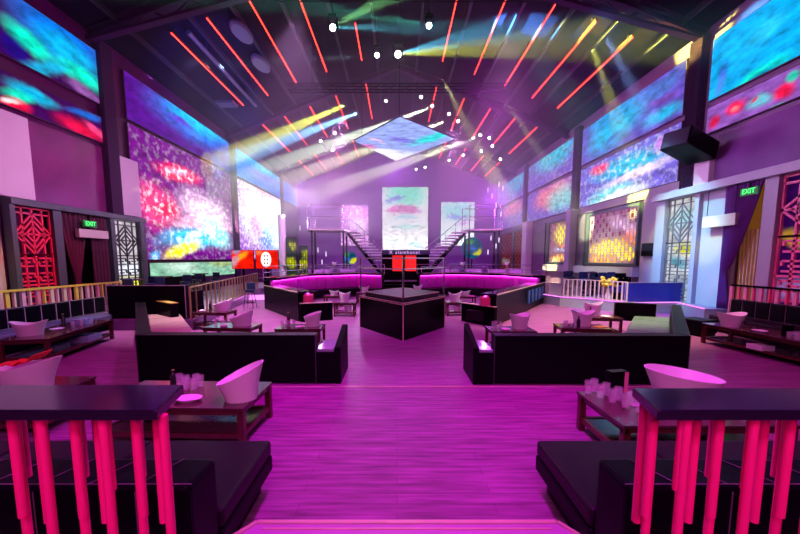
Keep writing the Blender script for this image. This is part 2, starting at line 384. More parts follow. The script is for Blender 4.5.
# ------------------------------------------------------------------ LED screens on the side walls
def wstrokes(X, lst):
    out = []
    for (x0, y0, x1, y1, wd, col, amt) in lst:
        p = at(x0, y0, X=X); q = at(x1, y1, X=X); u0, v0, u1, v1 = p.y, p.z, q.y, q.z
        L_ = math.hypot(u1 - u0, v1 - v0)
        out.append(((u0 + u1) / 2, (v0 + v1) / 2, L_ / 2 + wd * .5, wd, math.atan2(v1 - v0, u1 - u0), col, amt))
    return out
def hexc(r, g, b): return tuple((c / 255) ** 2.2 for c in (r, g, b))
CY = hexc(0, 185, 235); BL = hexc(0, 110, 225); TE = hexc(0, 235, 200); PK = hexc(255, 70, 130); RD = hexc(255, 20, 70); WH = (1, 1, 1); PU = hexc(70, 0, 95); DPU = hexc(60, 0, 80); YE = hexc(250, 235, 10); LI = hexc(190, 120, 210); NAVY = hexc(15, 15, 120)
def led(nm, X, y0, y1, z0, z1, m, label, group=None):
    s = 1 if X > 0 else -1
    t = thing('led_screen', label, 'LED screen', (X, y0, z0), 0, group)
    MB().box((X, y0, z0), (X + s * .10, y1, z1)).build('bezel', mat('purple_bezel', (.05, .004, .05), .5), t, off=(X, y0, z0))
    MB().box((X - s * .012, y0 + .03, z0 + .03), (X, y1 - .03, z1 - .03)).build('picture', m, t, off=(X, y0, z0))
    return t
XL = -10.88; XR = 10.88
mL1 = screen_mat('led_left_near_upper', 'YZ', DPU, wstrokes(XL, [
    (10, 5, 104, 65, 1.3, BL, 1), (30, 25, 104, 80, .7, CY, .8), (0, 20, 55, 62, .45, TE, 1), (50, 58, 105, 92, .45, TE, 1), (10, 68, 75, 68, .3, CY, .8), (60, 78, 106, 108, .25, LI, .5), (0, 42, 25, 55, .6, NAVY, .8)]), .35, .5, gain=1.3)
mL1b = screen_mat('led_left_near_lower', 'YZ', DPU, wstrokes(XL, [
    (0, 76, 60, 106, .30, CY, 1), (0, 88, 35, 98, .25, TE, .9), (0, 100, 30, 108, .30, RD, 1), (0, 97, 20, 102, .12, WH, .8), (50, 112, 108, 146, .4, RD, .8), (80, 118, 108, 140, .22, PK, 1), (60, 105, 108, 122, .18, BL, .8)]), .25, .7, gain=1.3)
mL2 = screen_mat('led_left_second', 'YZ', hexc(95, 10, 110), wstrokes(XL, [
    (140, 82, 232, 142, 1.0, BL, 1), (165, 100, 232, 140, .7, CY, .9), (150, 165, 205, 182, .55, RD, .9), (160, 167, 195, 178, .25, hexc(255, 120, 160), 1), (200, 150, 232, 165, .6, hexc(60, 100, 210), .7),
    (138, 195, 175, 215, 1.4, hexc(240, 60, 120), .9), (150, 205, 180, 212, .6, RD, .9), (175, 200, 232, 225, 1.5, hexc(245, 200, 235), .9), (160, 222, 232, 228, .6, hexc(250, 170, 200), .8), (150, 240, 232, 236, .75, CY, 1), (195, 215, 232, 245, 1.0, hexc(130, 230, 235), .9), (205, 225, 215, 235, .5, WH, .8), (160, 260, 205, 240, .45, YE, 1), (185, 238, 205, 232, .25, hexc(230, 240, 200), .9), (150, 262, 160, 250, .4, hexc(60, 170, 230), .8)]), .5, .55, speck=.6, gain=1.9)
mL3 = screen_mat('led_left_far', 'YZ', hexc(150, 80, 190), wstrokes(XL, [
    (234, 140, 285, 182, 1.8, CY, 1), (236, 200, 290, 225, 4.0, WH, 1), (236, 210, 300, 250, 2.0, hexc(190, 250, 255), .8), (250, 215, 262, 235, 1.2, hexc(240, 90, 200), .7), (258, 238, 275, 245, 1.4, BL, .8), (234, 165, 280, 205, .7, PK, .5), (285, 180, 312, 200, 2.2, CY, .7)]), .8, .4, speck=.9, gain=1.7)
mL2u = screen_mat('led_left_second_upper', 'YZ', hexc(75, 15, 125), wstrokes(XL, [
    (140, 92, 240, 146, 1.5, BL, 1), (160, 100, 232, 140, .9, CY, .95), (165, 112, 195, 130, .3, hexc(90, 40, 190), .9), (175, 122, 205, 140, .25, hexc(60, 110, 220), .9)]), .25, .5, gain=1.7)
mL3u = screen_mat('led_left_far_upper', 'YZ', hexc(40, 120, 220), wstrokes(XL, [
    (234, 142, 285, 180, 1.2, CY, 1), (240, 165, 280, 185, .5, hexc(120, 120, 230), .8)]), .6, .5, gain=1.5)
mR2u = None
led('l', XL, 5.2, 14.1, 7.62, 9.5, mL1, 'wide LED screen high on the left wall nearest the camera, blue with a teal streak')
led('l', XL, 5.2, 14.1, 6.25, 7.2, mL1b, 'narrow cyan and red LED screen under the wide blue one on the near left wall')
led('l', XL, 15.0, 24.1, 7.62, 9.5, mL2u, 'upper LED screen in the second bay of the left wall, blue over purple')
led('l', XL, 15.0, 24.1, 1.95, 7.5, mL2, 'tall LED screen with pink blossom and a yellow stroke on the left wall')
led('l', XL, 24.9, 34.0, 7.62, 9.5, mL3u, 'upper cyan LED screen in the third bay of the left wall')
led('l', XL, 24.9, 34.0, 1.95, 7.5, mL3, 'tall whitish speckled LED screen in the third bay of the left wall')
led('l', XL, 34.9, 39.6, 7.62, 9.5, mL3u, 'small blue LED screen at the far end of the left wall')
# strip of screen below the thin line, left
led('l', XL, 15.7, 24.1, 1.0, 1.85, screen_mat('led_left_low', 'YZ', hexc(150, 210, 180), wstrokes(XL, [(160, 265, 200, 268, .5, hexc(220, 255, 235), .9), (205, 262, 235, 262, .5, hexc(190, 190, 90), .6)]), .3, .6, gain=1.0),
    'low pale green LED strip at the foot of the second left bay')
mR1 = screen_mat('led_right_near_upper', 'YZ', hexc(0, 165, 235), wstrokes(XR, [
    (718, 100, 800, 50, .35, TE, .95), (735, 95, 785, 60, .25, hexc(10, 90, 180), .7), (720, 75, 730, 60, .3, hexc(0, 90, 190), .7), (745, 45, 790, 12, .35, hexc(40, 190, 240), .8), (718, 98, 726, 60, .25, hexc(90, 90, 210), .5)]), .35, .6, gain=1.35)
mR1b = screen_mat('led_right_near_lower', 'YZ', hexc(150, 90, 190), wstrokes(XR, [
    (725, 113, 745, 103, .3, RD, 1), (730, 112, 740, 106, .14, hexc(255, 120, 140), 1), (775, 95, 795, 84, .3, RD, .95), (712, 128, 716, 118, .3, RD, .9), (745, 107, 775, 96, .28, hexc(110, 210, 230), .9), (765, 112, 800, 97, .1, TE, .9), (788, 78, 800, 72, .2, TE, .9), (750, 104, 758, 98, .12, RD, .8)]), .2, .9, gain=1.1)
mR2 = screen_mat('led_right_second', 'YZ', hexc(110, 90, 200), wstrokes(XR, [
    (586, 132, 640, 100, 1.1, CY, 1), (586, 155, 690, 100, .8, CY, .95), (600, 128, 690, 70, .6, hexc(90, 150, 225), .8), (600, 150, 640, 120, .3, hexc(90, 120, 200), .7),
    (585, 180, 690, 142, .8, CY, 1), (585, 206, 640, 188, .9, hexc(120, 235, 240), 1), (590, 172, 610, 165, .4, RD, .9), (650, 150, 690, 138, .5, hexc(220, 120, 220), .8), (595, 192, 690, 150, .28, hexc(250, 220, 255), 1), (590, 204, 660, 180, .3, WH, .9)]), .4, .6, speck=.5, gain=1.3)
mR2u = screen_mat('led_right_second_upper', 'YZ', hexc(100, 80, 190), wstrokes(XR, [
    (586, 150, 650, 100, 1.3, CY, 1), (586, 132, 640, 100, .7, hexc(40, 160, 230), 1), (640, 125, 690, 100, .45, CY, .9), (630, 105, 690, 70, .5, hexc(80, 130, 220), .8), (600, 150, 625, 130, .2, hexc(70, 90, 190), .8), (640, 110, 690, 85, .2, hexc(130, 80, 190), .8)]), .4, .6, gain=1.15)
mR3 = screen_mat('led_right_far', 'YZ', hexc(120, 90, 200), wstrokes(XR, [
    (532, 165, 582, 135, 1.6, hexc(20, 190, 225), 1), (505, 188, 530, 170, 2.0, hexc(50, 180, 220), .9), (532, 205, 575, 182, 1.2, hexc(255, 120, 140), .95), (545, 200, 582, 195, 1.2, hexc(110, 215, 220), .8), (500, 215, 528, 200, 1.0, hexc(240, 110, 150), .7)]), .6, .45, speck=.3, gain=1.2)
led('r', XR, 5.2, 13.1, 7.45, 9.5, mR1, 'wide bright cyan LED screen high on the right wall nearest the camera')
led('r', XR, 5.2, 13.1, 6.35, 7.25, mR1b, 'narrow LED screen on the right wall nearest the camera with pink flowers')
led('r', XR, 14.2, 21.7, 7.45, 9.5, mR2u, 'upper cyan LED screen in the second bay of the right wall')
led('r', XR, 14.2, 21.7, 5.0, 7.25, mR2, 'lower LED screen in the second bay of the right wall, cyan with white streaks')
led('r', XR, 22.6, 30.3, 7.45, 9.5, mR3, 'upper cyan LED screen in the third bay of the right wall')
led('r', XR, 22.6, 30.3, 5.0, 7.25, mR3, 'lower LED screen in the third bay of the right wall, pink clouds on teal')
led('r', XR, 31.2, 39.4, 7.45, 9.5, mR3, 'upper blue LED screen in the last bay of the right wall')
led('r', XR, 31.2, 39.4, 5.0, 7.25, mR3, 'lower pinkish LED screen in the last bay of the right wall')

# ------------------------------------------------------------------ screens on the back wall
def bled(x0, x1, z0, z1, y, m, label):
    t = thing('led_screen', label, 'LED screen', (x0, y, z0))
    MB().box((x0, y, z0), (x1, y + .15, z1)).build('bezel', BLACK, t, off=(x0, y, z0))
    MB().box((x0 + .03, y - .02, z0 + .03), (x1 - .03, y, z1 - .03)).build('picture', m, t, off=(x0, y, z0))
    return t
YS = 39.83
def bstrokes(lst, Y=YS):
    out = []
    for (x0, y0, x1, y1, wd, col, amt) in lst:
        p = at(x0, y0, Y=Y); q = at(x1, y1, Y=Y); L_ = math.hypot(q.x - p.x, q.z - p.z)
        out.append(((p.x + q.x) / 2, (p.z + q.z) / 2, L_ / 2 + wd * .5, wd, math.atan2(q.z - p.z, q.x - p.x), col, amt))
    return out
def brect(x0, y0, x1, y1, Y=YS):
    p = at(x0, y0, Y=Y); q = at(x1, y1, Y=Y); return p.x, q.x, q.z, p.z
mC = screen_mat('led_centre', 'XZ', hexc(245, 240, 250), bstrokes([(383, 195, 428, 195, 2.2, hexc(90, 235, 190), 1), (385, 228, 428, 224, .5, hexc(150, 225, 215), .7), (384, 204, 405, 196, .5, hexc(90, 100, 220), .8), (383, 211, 428, 210, .7, hexc(205, 60, 160), .85), (385, 211, 400, 209, .3, hexc(250, 120, 190), .9), (383, 218, 428, 217, .3, hexc(150, 210, 230), .8), (388, 244, 400, 240, .5, hexc(200, 220, 220), .7), (405, 243, 425, 246, .6, hexc(150, 225, 225), .6)]), .8, .5, speck=.3, gain=1.6)
x0, x1, z0, z1 = brect(382, 187, 428, 250); bled(x0, x1, z0, z1, YS, mC, 'tall bright white LED screen in the middle of the back wall above the DJ booth')
mCR = screen_mat('led_back_right', 'XZ', hexc(225, 240, 245), bstrokes([(442, 212, 474, 210, 1.8, hexc(120, 220, 215), 1), (442, 218, 474, 216, .35, hexc(90, 110, 210), .8), (455, 224, 474, 222, .5, hexc(220, 150, 220), .8), (455, 214, 474, 216, .4, hexc(90, 215, 190), .8)]), .8, .6, speck=.4, gain=1.6)
x0, x1, z0, z1 = brect(441, 202, 474, 246); bled(x0, x1, z0, z1, YS, mCR, 'white and teal LED screen on the back wall behind the right stairs')
mCL = screen_mat('led_back_left', 'XZ', hexc(200, 110, 210), bstrokes([(347, 214, 369, 212, .8, hexc(255, 90, 200), 1), (347, 226, 369, 224, .9, hexc(245, 200, 245), 1), (347, 237, 369, 236, .7, hexc(240, 160, 240), .9)]), .8, .6, speck=.6, gain=1.4)
x0, x1, z0, z1 = brect(340, 205, 369, 246); bled(x0, x1, z0, z1, YS, mCL, 'pink and white LED screen on the back wall behind the left stairs')

# horizontal rhombus LED hung under the ridge
rh = [tuple(at(a_, b_, z=9.05))[:2] for a_, b_ in ((354, 141), (400, 117), (455, 139), (396, 161))]
dm = screen_mat('led_rhombus', 'XY', hexc(150, 170, 240), [(0, 26, 3, 2.6, 0, WH, 1), (-2.2, 23.3, 1.5, .8, .4, hexc(250, 90, 180), .9), (2.0, 21.6, 2.6, .8, -.9, hexc(30, 220, 225), 1), (-1.0, 24.5, 2, 1.0, .4, WH, 1), (.4, 22.0, 1.6, .5, .6, hexc(110, 90, 220), .8), (-1.2, 22.2, 1.2, .3, .8, hexc(240, 200, 240), .8)], .6, .7, gain=1.3)
t = thing('hanging_led_screen', 'rhombus shaped LED screen hung face down under the ridge', 'LED screen', (0, 21, 9.05))
MB().prism(rh, 9.07, 9.13).build('frame', DUCT, t, off=(0, 21, 9.05)); MB().prism([(a * .99, 21 + (b - 21) * .99) for a, b in rh], 9.04, 9.068).build('picture', dm, t, off=(0, 21, 9.05))
for a, b in rh: MB().tube((a * .8, 21 + (b - 21) * .8, 9.2), (a * .8, 21 + (b - 21) * .8, zroof(a * .8) + .05), .015, 5).build('hanger', STEEL, t, off=(0, 21, 9.05))

# ------------------------------------------------------------------ red tubes under the roof
REDN = glow('red_neon', (1.0, .03, .015), 9.0)
NOSE = mat('tube_housing', (.12, .01, .01), .4)
ords = ['outermost', 'second', 'third', 'fourth', 'innermost']; rows = ['nearest', 'second nearest', 'third nearest', 'farthest']
proto = None
for ri, (ya, yb) in enumerate([(6.0, 12.2), (14.7, 21.2), (23.9, 30), (32.6, 38)]):
    for side, xs in (('left', (-8.7, -7.3, -5.65, -3.95, -2.0)), ('right', (9.1, 7.65, 6.05, 4.35, 2.55))):
        for k, x in enumerate(xs):
            a_, b_ = ya, yb
            if ri == 1 and x == -2.0: a_, b_ = 18.3, 21.5
            if ri == 0 and k in (3, 4): continue
            zz = zroof(x) - .32; L_ = b_ - a_
            t = thing('neon_tube', 'red neon tube under the %s roof slope, %s in the %s row' % (side, ords[k], rows[ri]), 'neon light', (x, (a_ + b_) / 2, zz))
            MB().tube((0, -L_ / 2, 0), (0, L_ / 2, 0), .02, 8).build('tube', REDN, t)
            MB().box((-.03, -L_ / 2, .03), (.03, L_ / 2, .13)).build('housing', NOSE, t)
            MB().box((-.01, -L_ / 2 + .3, .12), (.01, -L_ / 2 + .33, .4)).box((-.01, L_ / 2 - .33, .12), (.01, L_ / 2 - .3, .4)).build('bracket', STEEL, t)
# ducts and pale acoustic panels under the roof
for (x, ya, yb, lab) in [(-8.1, 14.8, 21.5, 'long grey ventilation duct under the left roof slope between two red tubes')]:
    t = thing('duct', lab, 'duct', (x, (ya + yb) / 2, zroof(x) - .45)); L_ = yb - ya
    MB().tube((0, -L_ / 2, 0), (0, L_ / 2, 0), .09, 12).build('pipe', DUCT, t, smooth=True)
    MB().box((-.015, -2, .1), (.015, -1.96, .6)).box((-.015, 2, .1), (.015, 2.04, .6)).build('strap', STEEL, t)
for i, (x, y, lab) in enumerate([(-6.6, 16.2, 'pale oval lamp panel under the left roof beside the duct, nearer one'), (-6.7, 18.6, 'pale oval lamp panel under the left roof beside the duct, farther one'),
                    (-8.2, 11.4, 'pale rectangular panel under the near left roof'), (-5.0, 12.0, 'long pale panel under the near left roof by the ridge'), (8.0, 11.6, 'pale rectangular panel under the near right roof'), (-9.4, 20.6, 'small pale panel under the left roof near the wall')]):
    z = zroof(x) - .26; t = thing('roof_panel', lab, 'ceiling panel', (x, y, z))
    mm = MB()
    if i < 2: mm.lathe([(.001, -.04), (.42, -.04), (.5, .02), (.5, .12)], 24, (0, 0, 0), .75, 1.6)
    else: mm.box((-.5, -.35, -.03), (.5, .35, .12))
    mm.build('panel', DUCT, t, bevel=.02 if i > 1 else 0); MB().tube((0, 0, .1), (0, 0, .34), .03, 6).build('stem', STEEL, t)

# ------------------------------------------------------------------ trusses + moving heads
def truss(name, p, q, label, sz=.3):
    t = thing(name, label, 'truss', (0, 0, 0)); p = Vector(p); q = Vector(q); t.location = p
    d = (q - p); L_ = d.length; d.normalize(); u = d.cross(Vector((0, 0, 1))).normalized(); v = u.cross(d)
    cs = [(u * a + v * b) * sz / 2 for a, b in ((-1, -1), (1, -1), (1, 1), (-1, 1))]
    mb = MB()
    for c_ in cs: mb.tube(p + c_, q + c_, .025, 6)
    mb.build('chord', STEEL, t, off=p); nn = int(L_ / sz / 1.3); mb = MB()
    for i in range(nn):
        a = p + d * (L_ * i / nn); b = p + d * (L_ * (i + 1) / nn)
        for k in range(4):
            c0, c1 = cs[k], cs[(k + 1) % 4]
            mb.tube(a + (c0 if i % 2 else c1), b + (c1 if i % 2 else c0), .011, 4)
    mb.build('lacing', STEEL, t, off=p)
    return t
truss('lighting_truss', (-4.5, 13.0, 10.9), (4.5, 13.0, 10.9), 'lighting truss across the hall nearest the camera')
truss('lighting_truss', (-5.5, 19.0, 10.6), (5.5, 19.0, 10.6), 'lighting truss across the hall just before the rhombus screen')
truss('lighting_truss', (-5.5, 27.0, 10.8), (5.5, 27.0, 10.8), 'lighting truss across the hall behind the rhombus screen')
for x in (-4.3, 4.3):
    for y, z in ((13, 10.9), (19, 10.6), (27, 10.8)):
        o = MB().tube((x, y, z), (x, y, zroof(x)), .012, 5).build('suspension_cable', STEEL); tag(o, 'thin steel cable holding a lighting truss end to the roof', 'cable', 'suspension cables of the lighting trusses')
def moving_head(x, y, z, tgt, col, s, label, size=1.0, group=None):
    t = thing('moving_head_light', label, 'stage light', (x, y, z + .55 * size), 0, group)
    MB().cbox((0, 0, -.05 * size), (.34 * size, .26 * size, .12 * size)).tube((0, 0, 0), (0, 0, .2 * size), .03, 6).build('base', BLACK, t)
    MB().cbox((-.19 * size, 0, -.32 * size), (.05 * size, .14 * size, .46 * size)).build('yoke_arm', BLACK, t); MB().cbox((.19 * size, 0, -.32 * size), (.05 * size, .14 * size, .46 * size)).build('yoke_arm', BLACK, t)
    top = zroof(x) - (z + .55 * size) + .02
    if top > .2: MB().tube((0, 0, 0), (0, 0, top), .02, 6).build('drop_rod', STEEL, t)
    d = (Vector(tgt) - Vector((x, y, z))).normalized(); c0 = Vector((0, 0, -.45 * size))
    hb = MB().tube(c0 - d * .18 * size, c0 + d * .2 * size, .13 * size, 12, .15 * size).build('head', BLACK, t)
    ln = MB().tube(c0 + d * .2 * size, c0 + d * .22 * size, .12 * size, 14)
    ln.build('lens', glow('lens_%d_%d_%d_%g' % (*[int(c_ * 100) for c_ in col], s), col, s), t)
    return t
def px_at_z(px, py, z): return at(px, py, z=z)
heads = [(333, 27, 13, (.5, 1, 1), 60, 'cyan-white moving head light nearest the camera, left one', .8), (429, 25, 13, (.7, 1, 1), 60, 'white moving head light nearest the camera, right one', .7), (377, 55, 19, (.4, 1, 1), 60, 'cyan moving head light farther back, left of the ridge', .9), (398, 54, 19, (.9, 1, .9), 120, 'brightest white moving head light farther back under the ridge', 1.2)]
for i, (px, py, Y, col, s, lab, sz) in enumerate(heads):
    p = at(px, py, Y=Y); moving_head(p.x, p.y, p.z + .45 * sz - .55 * sz, (p.x * .6, 4, 3), col, s, lab, sz)
SORD = ['first', 'second', 'third', 'fourth', 'fifth', 'sixth', 'seventh', 'eighth', 'ninth', 'tenth', 'eleventh', 'twelfth', 'thirteenth', 'fourteenth', 'fifteenth', 'sixteenth', 'seventeenth']
small = [(386, 102), (421, 98), (432, 107), (449, 115), (458, 122), (480, 136), (489, 139), (335, 134), (321, 142), (333, 151), (492, 147), (449, 161), (481, 152), (425, 168), (416, 170), (500, 160), (463, 156)]
for i, (px, py) in enumerate(small):
    r_ = ray(px, py); Y = (ZR - 1.0 - 2) / (r_.z / r_.y + (ZR - ZE) / XW * abs(r_.x / r_.y)); Y = min(Y, 38.3); p = at(px, py, Y=Y)
    moving_head(p.x, p.y, p.z, (p.x * .5, 0, 1), (1, .8, 1), 30, ('small white stage spot in the haze, %s from the left of the whole scatter' % SORD[sorted(small).index((px, py))]), .7, 'small stage spots on the %s side' % ('left' if p.x < 0 else 'right'))

# ------------------------------------------------------------------ light beams: real narrow spots in the haze
def beam(px, py, Y, tgt, e, col, ang=9, blend=.5):
    p = at(px, py, Y=Y)
    light('SPOT', p, tgt, e, col, .06, ang, blend, name='beam_light')
BEAMS = [
    (590, 42, 15, at(628, 150, Y=16), 3200, (.85, .9, .1), 13), (605, 35, 15, at(660, 140, Y=16), 2500, (.3, .45, .9), 14),
    (500, 92, 18, at(570, 200, Y=20), 3500, (.75, .75, .35), 9), (440, 75, 18, at(480, 150, Y=20), 5000, (.8, .8, .3), 10),
    (480, 136, 27, at(255, 215, Y=24), 26000, (.95, 1, .6), 6), (432, 107, 25, at(250, 175, Y=22), 18000, (.8, 1, .7), 6), (449, 120, 25, at(240, 200, Y=23), 14000, (.9, .95, .5), 7),
    (398, 54, 18.6, at(480, 48, Y=17), 9000, (.8, .95, .1), 12), (398, 54, 18.6, at(500, 30, Y=17), 7000, (.1, .7, 1), 14), (377, 55, 18.8, at(180, 68, Y=17), 4000, (.5, .9, 1), 4),
    (333, 27, 12.8, at(420, -20, Y=12.5), 3500, (.3, 1, .3), 14), (333, 27, 12.8, at(460, 30, Y=12.5), 3500, (.1, .7, .9), 9), (429, 25, 12.8, at(330, 10, Y=12.5), 3000, (.1, .9, .6), 8),
    (360, 112, 25, at(260, 150, Y=23), 9000, (.2, .6, 1), 9), (345, 105, 24, at(300, 125, Y=23), 5000, (.9, 1, .1), 10),
    (120, 195, 14, at(190, 170, Y=18), 1500, (1, .7, .3), 8),
    (600, 100, 20, at(560, 260, Y=21), 120, (.8, .9, .5), 8)]
for (a_, b_, c_, d_, e_, f_, g_) in BEAMS: beam(a_, b_, c_, d_, e_ * (22 if b_ > 99 else 14), f_, g_)

# ================================================================== SIDE ARCHITECTURE
# local frame on a side wall: (u along the hall, v up, n out of the wall)
def wf(X): 
    s = 1 if X < 0 else -1
    return lambda p: Vector((X + s * p.z, p.x, p.y))
def lattice_mb(M, u0, v0, w_, h_, r=.018, diamond=True, flip=False):
    mb = MB(M); dn = .03
    def b(x0, y0, x1, y1): mb.bar((u0 + x0 * w_, v0 + y0 * h_, 0), (u0 + x1 * w_, v0 + y1 * h_, 0), r * 2, r * 2) if abs(x0 - x1) > 1e-6 or True else None
    for x in (0, 1): b(x, 0, x, 1)
    for y in (0, 1): b(0, y, 1, y)
    for x in (.22, .5, .78): b(x, 0, x, 1)
    if diamond:
        cy = .76; 
        for k, (a, c_) in enumerate(((.5, .19), (.36, .135), (.2, .075))):
            P = [(.5 - a, cy), (.5, cy + c_), (.5 + a, cy), (.5, cy - c_)]
            for i in range(4): b(*P[i], *P[(i + 1) % 4])
        b(0, cy, 1, cy); b(0, .95, 1, .95); b(0, .57, 1, .57)
        base = .57
    else: base = 1.0
    k = 4 if diamond else 7
    for i in range(k):
        y = base * (i + .5) / k; hh = base / k * .26
        b(0, y + hh * 1.9, 1, y + hh * 1.9) if i % 2 else None
        for cx_ in (.25, .75):
            b(cx_ - .17, y - hh, cx_ + .17, y - hh); b(cx_ - .17, y + hh, cx_ + .17, y + hh)
            b(cx_ - .17, y - hh, cx_ - .17, y - hh * .1); b(cx_ + .17, y + hh * .1, cx_ + .17, y + hh); b(cx_ - .08, y, cx_ + .08, y)
        b(.42, y, .58, y)
    return mb
def grid_mb(M, u0, v0, w_, h_, nx, ny, r=.02, seed=1):
    mb = MB(M); rr = random.Random(seed)
    for i in range(nx + 1): mb.bar((u0 + w_ * i / nx, v0, 0), (u0 + w_ * i / nx, v0 + h_, 0), r * 2, r * 2)
    for j in range(ny + 1): mb.bar((u0, v0 + h_ * j / ny, 0), (u0 + w_, v0 + h_ * j / ny, 0), r * 2, r * 2)
    for i in range(nx):
        for j in range(ny):
            if (i + j) % 2 == 0:
                cu = u0 + w_ * (i + .5) / nx; cv = v0 + h_ * (j + .5) / ny; a = w_ / nx * .28; c_ = h_ / ny * .28
                P = [(cu - a, cv), (cu, cv + c_), (cu + a, cv), (cu, cv - c_)]
                for k in range(4): mb.bar((*P[k], 0), (*P[(k + 1) % 4], 0), r * 1.4, r * 1.4)
    return mb

# ---- left portal
X0 = -10.75; z0 = .3; zt = 3.52
t = thing('portal_frame', 'dark slate entrance portal on the left aisle, framing curtains and an exit sign', 'doorway', (X0, 10.3, z0))
M = wf(X0)
OFF = (X0, 10.3, z0)
for u0, u1 in ((9.95, 10.1), (11.2, 11.48), (13.42, 13.62), (14.95, 15.25)): MB(M).box((u0, z0, -.1), (u1, zt, .13)).build('post', FRAMEG, t, off=OFF, bevel=.01)
MB(M).box((9.95, zt - .01, -.1), (15.25, zt + .17, .2)).build('lintel', FRAMEG, t, off=OFF, bevel=.01)
lattice_mb(M, 10.12, z0 + .05, 1.06, zt - z0 - .1, .024).build('red_lattice_panel', LATR, t, off=OFF)['label'] = 'red lattice panel with a diamond'
lattice_mb(M, 13.64, z0 + .05, 1.28, zt - z0 - .1, .021).build('black_lattice_panel', LATB, t, off=OFF)['label'] = 'black lattice panel with a diamond against a lit pane'
bk = screen_mat('lit_pane_left', 'YZ', hexc(190, 180, 190), [(14.5, .9, 1.2, .55, 0, hexc(240, 240, 60), 1), (14.5, 1.6, 1.4, .4, 0, hexc(225, 230, 245), 1)], .3, .8, gain=1.3)
MB(M).box((13.62, z0, -.1), (14.95, zt, -.08)).build('lit_pane', bk, t, off=OFF)
MB(M).box((10.1, z0, -.2), (11.2, zt, -.17)).build('dark_pane', DARKW, t, off=OFF)
def curtain(name, label, M, u0, u1, v0, v1, m, amp=.06, folds=9, gather=None, n0=-.05):
    mb = MB(M); vs = []; NX = folds * 8; NZ = 16
    for j in range(NZ + 1):
        tt = j / NZ; v = v0 + (v1 - v0) * tt
        for i in range(NX + 1):
            s_ = i / NX
            if gather:
                gu, gv = gather; k = min(1, abs(v - gv) / (v1 - gv)) if v > gv else min(1, .02 + .22 * (gv - v) / (gv - v0))
                k = k ** .7 if v > gv else k
                wdt = .12 + .88 * k; uu = gu + ((u0 + (u1 - u0) * s_) - gu) * wdt
            else: uu = u0 + (u1 - u0) * s_
            vs.append((uu, v, n0 + amp * math.sin(s_ * folds * 2 * PI)))
    fs = [(j * (NX + 1) + i, j * (NX + 1) + i + 1, (j + 1) * (NX + 1) + i + 1, (j + 1) * (NX + 1) + i) for j in range(NZ) for i in range(NX)]
    mb.add(vs, fs); o = mb.build(name, m, smooth=True)
    sol = o.modifiers.new('thickness', 'SOLIDIFY'); sol.thickness = .012
    return tag(o, label, 'curtain')
curtain('curtain', 'dark plum curtain in the left portal beside the red lattice', M, 11.5, 12.6, z0, zt, CURTD, .05, 6, gather=(12.0, 1.4), n0=-.02)
curtain('curtain', 'dark plum curtain in the left portal beside the black lattice', M, 12.65, 13.4, z0, zt, CURTD, .05, 5, n0=-.02)
o = MB(M).box((11.48, z0, -.24), (13.42, zt, -.22)).build('door_1', BLACK); struct(o)
EXG = glow('exit_green', (.05, 1, .15), 2.2)
def exit_sign(X, y, z, label, s):
    t = thing('exit_sign', label, 'exit sign', (X, y, z)); Mx = lambda p: Vector((X + s * p.z, y + p.x, z + p.y)) if False else Vector((X + s * p.z, y + p.x, z + p.y))
    MB(Mx).box((-.27, -.11, 0), (.27, .11, .05)).build('case', mat('exit_case', (.01, .12, .03), .4, emit=(.0, .5, .06), es=.12), t, off=(X, y, z))
    MB(Mx).box((-.012, .11, .01), (.012, .31, .03)).build('hanger', BLACK, t, off=(X, y, z))
    cu = bpy.data.curves.new('exit_text', 'FONT'); cu.body = 'EXIT'; cu.size = .2; cu.align_x = 'CENTER'; cu.align_y = 'CENTER'; cu.extrude = .004
    tmp = bpy.data.objects.new('tmp', cu); COL.objects.link(tmp); bpy.context.view_layer.update()
    me = bpy.data.meshes.new_from_object(tmp.evaluated_get(bpy.context.evaluated_depsgraph_get())); bpy.data.objects.remove(tmp)
    me.materials.clear(); me.materials.append(EXG)
    o = bpy.data.objects.new('lettering', me); COL.objects.link(o); o.parent = t; o.location = (s * .058, 0, 0); o.rotation_euler = (PI / 2, 0, PI / 2 * s)
    return t
exit_sign(-10.6, 12.45, 3.2, 'green lit exit sign hanging in the left portal', 1)
def sign_box(X, y0, y1, z0, z1, label, s, hang):
    t = thing('sign_box', label, 'sign', (X, (y0 + y1) / 2, z0))
    MB().box((X, y0, z0), (X + s * .14, y1, z1)).build('box', SIGNM, t, off=t.location, bevel=.01)
    for yy in (y0 + .1, y1 - .1): MB().tube((X + s * .07, yy, z1), (X + s * .07, yy, hang), .012, 5).build('hanger', STEEL, t, off=t.location)
sign_box(-10.62, 11.9, 13.1, 2.72, 3.0, 'long pale sign box hanging in front of the left portal', 1, 3.55)
# pale wall panels on the left
n = 60
def panel(X, u0, u1, v0, v1, m, th=.06):
    global n; n += 1
    return struct(MB(wf(X)).box((u0, v0, 0), (u1, v1, th)).build('trim_%d' % n, m))
panel(-10.98, 5.0, 10.95, 3.75, 6.1, LILACW, .12)
panel(-10.98, 14.2, 15.3, 3.75, 6.0, LILACW, .2)
panel(-10.98, 11.0, 14.1, 3.75, 6.1, mat('glossy_magenta_panel', (.22, .02, .16), .18, noise=(1, .5)), .04)
panel(-10.98, 9.0, 9.9, .3, 3.7, LILACW, .1)
panel(-10.98, 14.25, 24.3, .3, .98, DARKW, .1)
# glowing doorway at the far left edge
o = MB(wf(-10.9)).box((8.35, .6, 0), (8.95, 2.0, .06)).build('wall_light', glow('violet_wall_light', (.9, .35, 1), 1.2)); tag(o, 'violet lit wall box at the left edge beside the portal', 'wall light')

